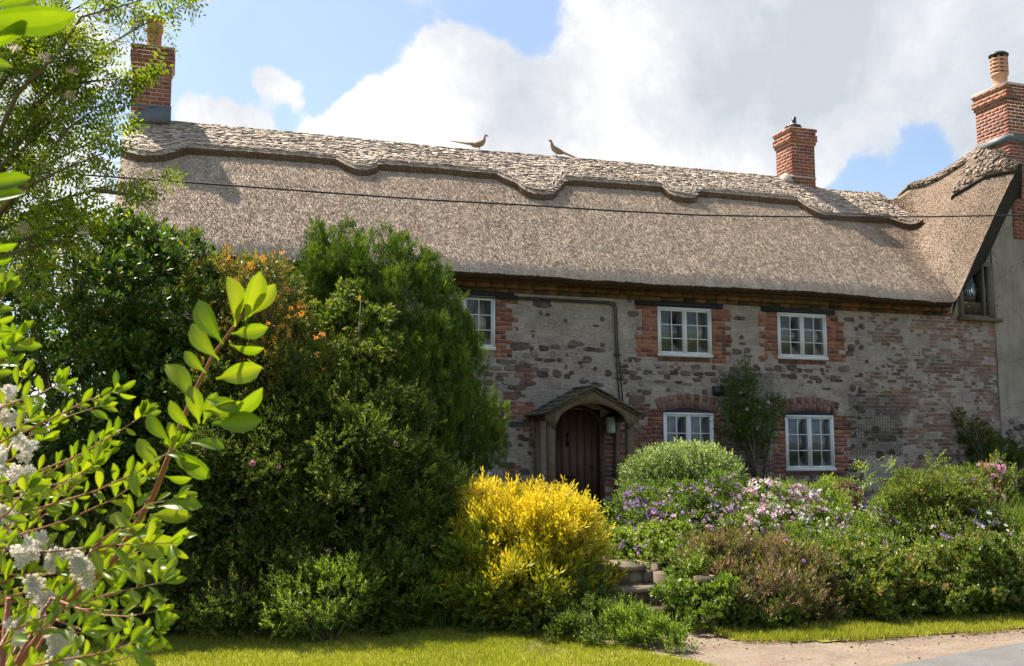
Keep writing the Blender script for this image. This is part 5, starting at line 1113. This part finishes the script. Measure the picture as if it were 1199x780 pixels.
EX = [((385, 225), (342, 150)), ((404, 195), (392, 108)), ((408, 192), (418, 143)), ((420, 185), (448, 100)), ((428, 178), (474, 122)), ((378, 252), (331, 190)), ((355, 275), (318, 238)), ((333, 325), (286, 260)), ((398, 207), (462, 196)), ((372, 285), (452, 265)), ((395, 225), (455, 232)),
      ((296, 395), (254, 345)), ((272, 440), (238, 388)), ((332, 372), (293, 322)), ((343, 362), (327, 296)), ((350, 362), (374, 308)), ((378, 352), (452, 300)), ((366, 362), (452, 356)), ((330, 395), (387, 405)), ((300, 405), (362, 456)), ((296, 412), (345, 436)), ((272, 505), (349, 506)), ((258, 520), (330, 522)),
      ((284, 452), (330, 456)), ((250, 500), (232, 440)), ((356, 320), (412, 338)), ((352, 340), (420, 325)), ((262, 478), (238, 505)), ((310, 400), (290, 360)), ((240, 530), (212, 498)), ((232, 545), (190, 520)), ((222, 570), (310, 568)), ((215, 575), (262, 548)), ((205, 600), (265, 612)), ((200, 610), (250, 640)), ((205, 590), (235, 560)), ((180, 625), (150, 600))]
for (p, q) in EX:
    a, e = zl(*p), zl(*q); f_ = (a[1]-366)/(716-366); Zq = 1.18+.12*max(0, f_); addleaf(at(*a, Zq), at(*e, Zq+random.uniform(-.012, .012)), wfrac=random.uniform(.52, .62))
def branch(pts, Z0, Z1, r0=.0018, sp=.0145, L_=.034, sub=True):
    P = pxp(pts, Z0, Z1); stem.tube(P, [r0*(1-.7*i/(len(P)-1)) for i in range(len(P))], 6); side = 1
    for i in range(len(P)-1):
        seg = P[i+1]-P[i]; n = max(1, int(np.linalg.norm(seg)/sp)); z = nz(seg)
        for k in range(n):
            q = P[i]+seg*(k+.5)/n; side = -side; v = nz(np.cross(z, nz(CAM-q)))
            dd = nz(z*random.uniform(.5, 1.1)+v*side*random.uniform(.4, 1)+rng.normal(0, .28, 3)+[0, 0, .25]); addleaf(q, q+dd*L_*random.uniform(.6, 1.15), wfrac=random.uniform(.4, .5))
    for k in range(6): dd = nz(nz(P[-1]-P[-2])+rng.normal(0, .5, 3)+[0, 0, .2]); addleaf(P[-1], P[-1]+dd*L_*random.uniform(.7, 1.1))
BRS = [([(-30, 615), (40, 597), (112, 575), (165, 551), (206, 524)], 1.4, 1.22), ([(-20, 640), (58, 646), (136, 638), (200, 636)], 1.25, 1.15), ([(0, 566), (50, 550), (95, 532), (140, 505), (165, 488)], 1.45, 1.4), ([(0, 478), (20, 470), (45, 462), (68, 450)], 1.3, 1.25),
       ([(20, 510), (65, 488), (100, 470), (135, 458)], 1.5, 1.45), ([(10, 740), (70, 715), (130, 695), (190, 682)], 1.2, 1.12), ([(0, 790), (60, 775), (120, 765), (160, 752)], 1.1, 1.05), ([(-20, 585), (30, 575), (75, 565), (110, 545)], 1.3, 1.28), ([(-20, 690), (30, 672), (80, 665), (120, 670)], 1.35, 1.3),
       ([(-20, 530), (15, 510), (35, 490)], 1.2, 1.2), ([(-30, 450), (0, 425), (18, 400)], 1.1, 1.05), ([(20, 620), (60, 590), (95, 560), (118, 530)], 1.55, 1.5), ([(-20, 770), (20, 745), (60, 735), (95, 742)], 1.15, 1.1), ([(40, 720), (95, 680), (150, 650), (180, 640)], 1.5, 1.45), ([(-20, 650), (20, 610), (60, 575), (85, 545)], 1.7, 1.65), ([(-30, 560), (10, 540), (50, 515)], 1.7, 1.7),
       ([(100, 790), (130, 765), (150, 745)], 1.3, 1.3), ([(-30, 400), (-5, 370), (5, 345)], 1.0, 1.0), ([(0, 700), (50, 690), (100, 690), (140, 700)], 1.6, 1.55), ([(-20, 620), (10, 600), (30, 575)], 1.2, 1.2), ([(-20, 800), (30, 760), (60, 720), (80, 690)], 1.7, 1.65),
       ([(-40, 560), (0, 480), (30, 440)], 1.6, 1.55), ([(110, 640), (150, 610), (175, 590), (205, 585)], 1.3, 1.27), ([(60, 700), (110, 720), (150, 722), (185, 715)], 1.25, 1.2)]
for P_, a, e in BRS:
    branch(P_, a, e, L_=.031)
for q_ in range(24):
    P_, a, e = random.choice(BRS); dx, dy = random.uniform(-45, 5), random.uniform(-15, 45); branch([(x+dx, y+dy) for x, y in P_], a+.12, e+.12, L_=.031)
BIG = [((-40, 22), (88, 16), .72), ((-30, 60), (30, 22), .72), ((-40, 75), (14, 78), .74), ((-10, 10), (50, -8), .75), ((-30, 222), (36, 208), .9), ((-30, 240), (30, 226), .9), ((-20, 212), (20, 206), .95), ((-25, 290), (20, 285), 1.0), ((-20, 336), (24, 330), 1.0), ((-20, 365), (16, 362), 1.0), ((-18, 392), (14, 388), 1.0), ((-20, 415), (15, 412), 1.05), ((-15, 310), (14, 302), 1.0)]
for (p, q, Z) in BIG: addleaf(at(*p, Z), at(*q, Z), wfrac=.42, curl=.05, t=.35)
stem.tube([at(-40, 900, 1.5), at(-70, 600, 1.3), at(-60, 300, 1.0), at(-55, 0, .75)], [.009, .007, .005, .002], 6)
for Z_s, xs_ in ((1.5, -40), (1.4, -10), (1.3, -80)):
    a = at(xs_, 900, Z_s); stem.tube([np.array([a[0]-.05, a[1], 0]), a*[1, 1, .5], a, at(xs_+20, 700, Z_s)], [.012, .01, .007, .004], 6)
for P_, a, e in BRS: 
    s0 = at(*P_[0], a); stem.tube([s0, s0+np.array([-.12, 0, -.25]), at(-60, 900, 1.4)], [.002, .003, .004], 5)
build('leaves', FV, np.array(FF), LF['spirea'], fg, FT, smooth=True)
stem.build('stem', M['redstem'], fg, smooth=True)
BL = [(4, 488), (30, 525), (20, 556), (42, 640), (58, 655), (92, 662), (100, 670), (20, 738), (34, 730), (72, 748), (64, 770), (86, 770), (50, 700), (8, 600), (12, 468), (28, 650), (40, 690), (0, 540)]
for (x, y) in BL:
    c = at(x, y, 1.3+random.uniform(-.1, .1)); n = 5; scatter('blossom', T_blossom, c+rng.normal(0, .006, (n, 3)), rng.normal(0, .5, (n, 3))+nz(CAM-c)*.8, np.full(n, .55), rng.random(n)*.7, PET['ivory'], fg, .15)

# ================================================================== SKY, SUN, CAMERA
SUN_AZ, SUN_EL = radians(-36), radians(58)       # azimuth from +y, negative = to the left
wd_ = bpy.data.worlds.new('World'); S.world = wd_; wd_.use_nodes = True; nt = wd_.node_tree; nt.nodes.clear(); N, L = nt.nodes, nt.links
sky = N.new('ShaderNodeTexSky'); sky.sky_type = 'NISHITA'; sky.sun_disc = False; sky.sun_elevation = SUN_EL; sky.sun_rotation = SUN_AZ
sky.air_density = 1.0; sky.dust_density = 1.2; sky.ozone_density = 2.0
tc = N.new('ShaderNodeTexCoord'); dv = tc.outputs['Generated']
nrm = N.new('ShaderNodeVectorMath'); nrm.operation = 'NORMALIZE'; L.new(dv, nrm.inputs[0]); dv = nrm.outputs[0]
wn_ = N.new('ShaderNodeTexNoise'); wn_.inputs['Scale'].default_value = 5; wn_.inputs['Detail'].default_value = 6; L.new(dv, wn_.inputs['Vector'])
wb = N.new('ShaderNodeVectorMath'); wb.operation = 'MULTIPLY_ADD'; L.new(wn_.outputs[1], wb.inputs[0]); wb.inputs[1].default_value = (.10, .10, .10); L.new(dv, wb.inputs[2])
off = N.new('ShaderNodeVectorMath'); off.operation = 'SUBTRACT'; L.new(wb.outputs[0], off.inputs[0]); off.inputs[1].default_value = (.05, .05, .05); wv = off.outputs[0]
def blobs(lst, base):
    acc = base
    for (x, y, rpx, st_) in lst:
        c = nz(ray(x, y)); d = N.new('ShaderNodeVectorMath'); d.operation = 'DISTANCE'; L.new(wv, d.inputs[0]); d.inputs[1].default_value = [float(q) for q in c]
        mr = N.new('ShaderNodeMapRange'); mr.interpolation_type = 'SMOOTHSTEP'; L.new(d.outputs['Value'], mr.inputs[0]); r = rpx/FPX
        mr.inputs[1].default_value = r*1.25; mr.inputs[2].default_value = r*.25; mr.inputs[3].default_value = 0; mr.inputs[4].default_value = st_
        acc = mth(N, L, 'ADD', acc, mr.outputs[0])
    return acc
gen = noise(N, L, dv, 3.0, 7, .6)                                   # clouds everywhere else
lowf = mth(N, L, 'MULTIPLY', mth(N, L, 'SUBTRACT', gen, .47), 2.2)
CL = [(760, 60, 130, .9), (700, 20, 70, .7), (900, 100, 190, 1.1), (1060, 40, 190, 1.1), (1200, 40, 130, .8), (640, 150, 95, .9), (540, 165, 80, .9), (455, 160, 60, .8), (390, 165, 50, .6), (700, 170, 90, .7), (820, 185, 80, .7), (555, 75, 48, .7), (500, 85, 34, .6), (425, 125, 30, .5),
      (235, 136, 44, 2.1), (290, 148, 40, 2.0), (318, 94, 26, 1.2), (350, 107, 22, 1.0), (400, 160, 44, 1.3), (460, 150, 55, 1.0), (560, 75, 40, .6), (500, 10, 55, .35), (1010, 210, 70, .5), (1120, 215, 50, .5), (130, 60, 60, .9), (60, 230, 90, 1.0), (110, 300, 70, 1.0), (30, 90, 90, .8), (1250, 150, 120, .5), (365, 150, 26, .6), (425, 100, 22, .3)]
NEG = [(1065, 190, 85, -1.3), (1000, 235, 60, -.8), (1120, 160, 45, -.5), (600, 40, 75, -.6), (430, 60, 80, -.5), (230, 60, 110, -.7), (705, 95, 26, -.35), (330, 30, 100, -.5), (560, 120, 30, -.15), (1130, 170, 40, -.3)]
dens = blobs(CL+NEG, mth(N, L, 'ADD', lowf, -.05))
fine = noise(N, L, wv, 11, 10, .66)
dens = mth(N, L, 'ADD', dens, mth(N, L, 'MULTIPLY', mth(N, L, 'SUBTRACT', fine, .5), 2.8))
mask = ramp(N, [(.0, (.12, .12, .12)), (.16, (.2, .2, .2)), (.32, (.55, .55, .55)), (.45, (.9, .9, .9)), (.7, (1, 1, 1))], dens, L).outputs[0]
grey = blobs([(880, 50, 140, .42), (1060, 50, 150, .32), (1190, 60, 110, .25), (800, 130, 80, .25), (600, 190, 60, .2)], mth(N, L, 'MULTIPLY', mth(N, L, 'SUBTRACT', noise(N, L, wv, 6, 9, .64), .36), 2.6))
ccol = ramp(N, [(.2, (1.0, 1.0, 1.0)), (.55, (.78, .81, .85)), (1.0, (.60, .645, .71))], grey, L).outputs[0]
bgs = N.new('ShaderNodeBackground'); L.new(sky.outputs[0], bgs.inputs[0]); bgs.inputs[1].default_value = .088
bgc = N.new('ShaderNodeBackground'); L.new(ccol, bgc.inputs[0]); bgc.inputs[1].default_value = .47
mx = N.new('ShaderNodeMixShader'); L.new(mask, mx.inputs[0]); L.new(bgs.outputs[0], mx.inputs[1]); L.new(bgc.outputs[0], mx.inputs[2])
ow = N.new('ShaderNodeOutputWorld'); L.new(mx.outputs[0], ow.inputs[0])
wd_.cycles.sampling_method = 'MANUAL'; wd_.cycles.sample_map_resolution = 512
sl = bpy.data.lights.new('sun', 'SUN'); sl.energy = 5.0; sl.angle = radians(.55); sl.color = (1, .91, .78)
so = bpy.data.objects.new('sun', sl); COL.objects.link(so)
from mathutils import Vector, Matrix
sd = Vector((sin(SUN_AZ)*cos(SUN_EL), cos(SUN_AZ)*cos(SUN_EL), sin(SUN_EL))); so.rotation_euler = sd.to_track_quat('Z', 'Y').to_euler(); so.location = (0, 0, 30)
cd = bpy.data.cameras.new('camera'); co = bpy.data.objects.new('camera', cd); COL.objects.link(co); S.camera = co
cd.sensor_fit = 'HORIZONTAL'; cd.sensor_width = 36; cd.lens = 36*FPX/1199; cd.clip_start = .05; cd.clip_end = 3000
mt = Matrix([[RT[i], UP[i], -FW[i], CAM[i]] for i in range(3)]+[[0, 0, 0, 1]]); co.matrix_world = mt
cd.dof.use_dof = True; cd.dof.focus_distance = 10; cd.dof.aperture_fstop = 18
S.view_settings.view_transform = 'Standard'; S.view_settings.look = 'None'; S.view_settings.gamma = 1; S.view_settings.exposure = 1.2
S.render.engine = 'CYCLES'; S.cycles.use_denoising = True; S.cycles.max_bounces = 7; S.cycles.diffuse_bounces = 4; S.cycles.transparent_max_bounces = 8; S.cycles.transmission_bounces = 4
S.cycles.sample_clamp_indirect = 6; S.cycles.caustics_reflective = False; S.cycles.caustics_refractive = False
for m in list(bpy.data.meshes):
    if m.users == 0: bpy.data.meshes.remove(m)
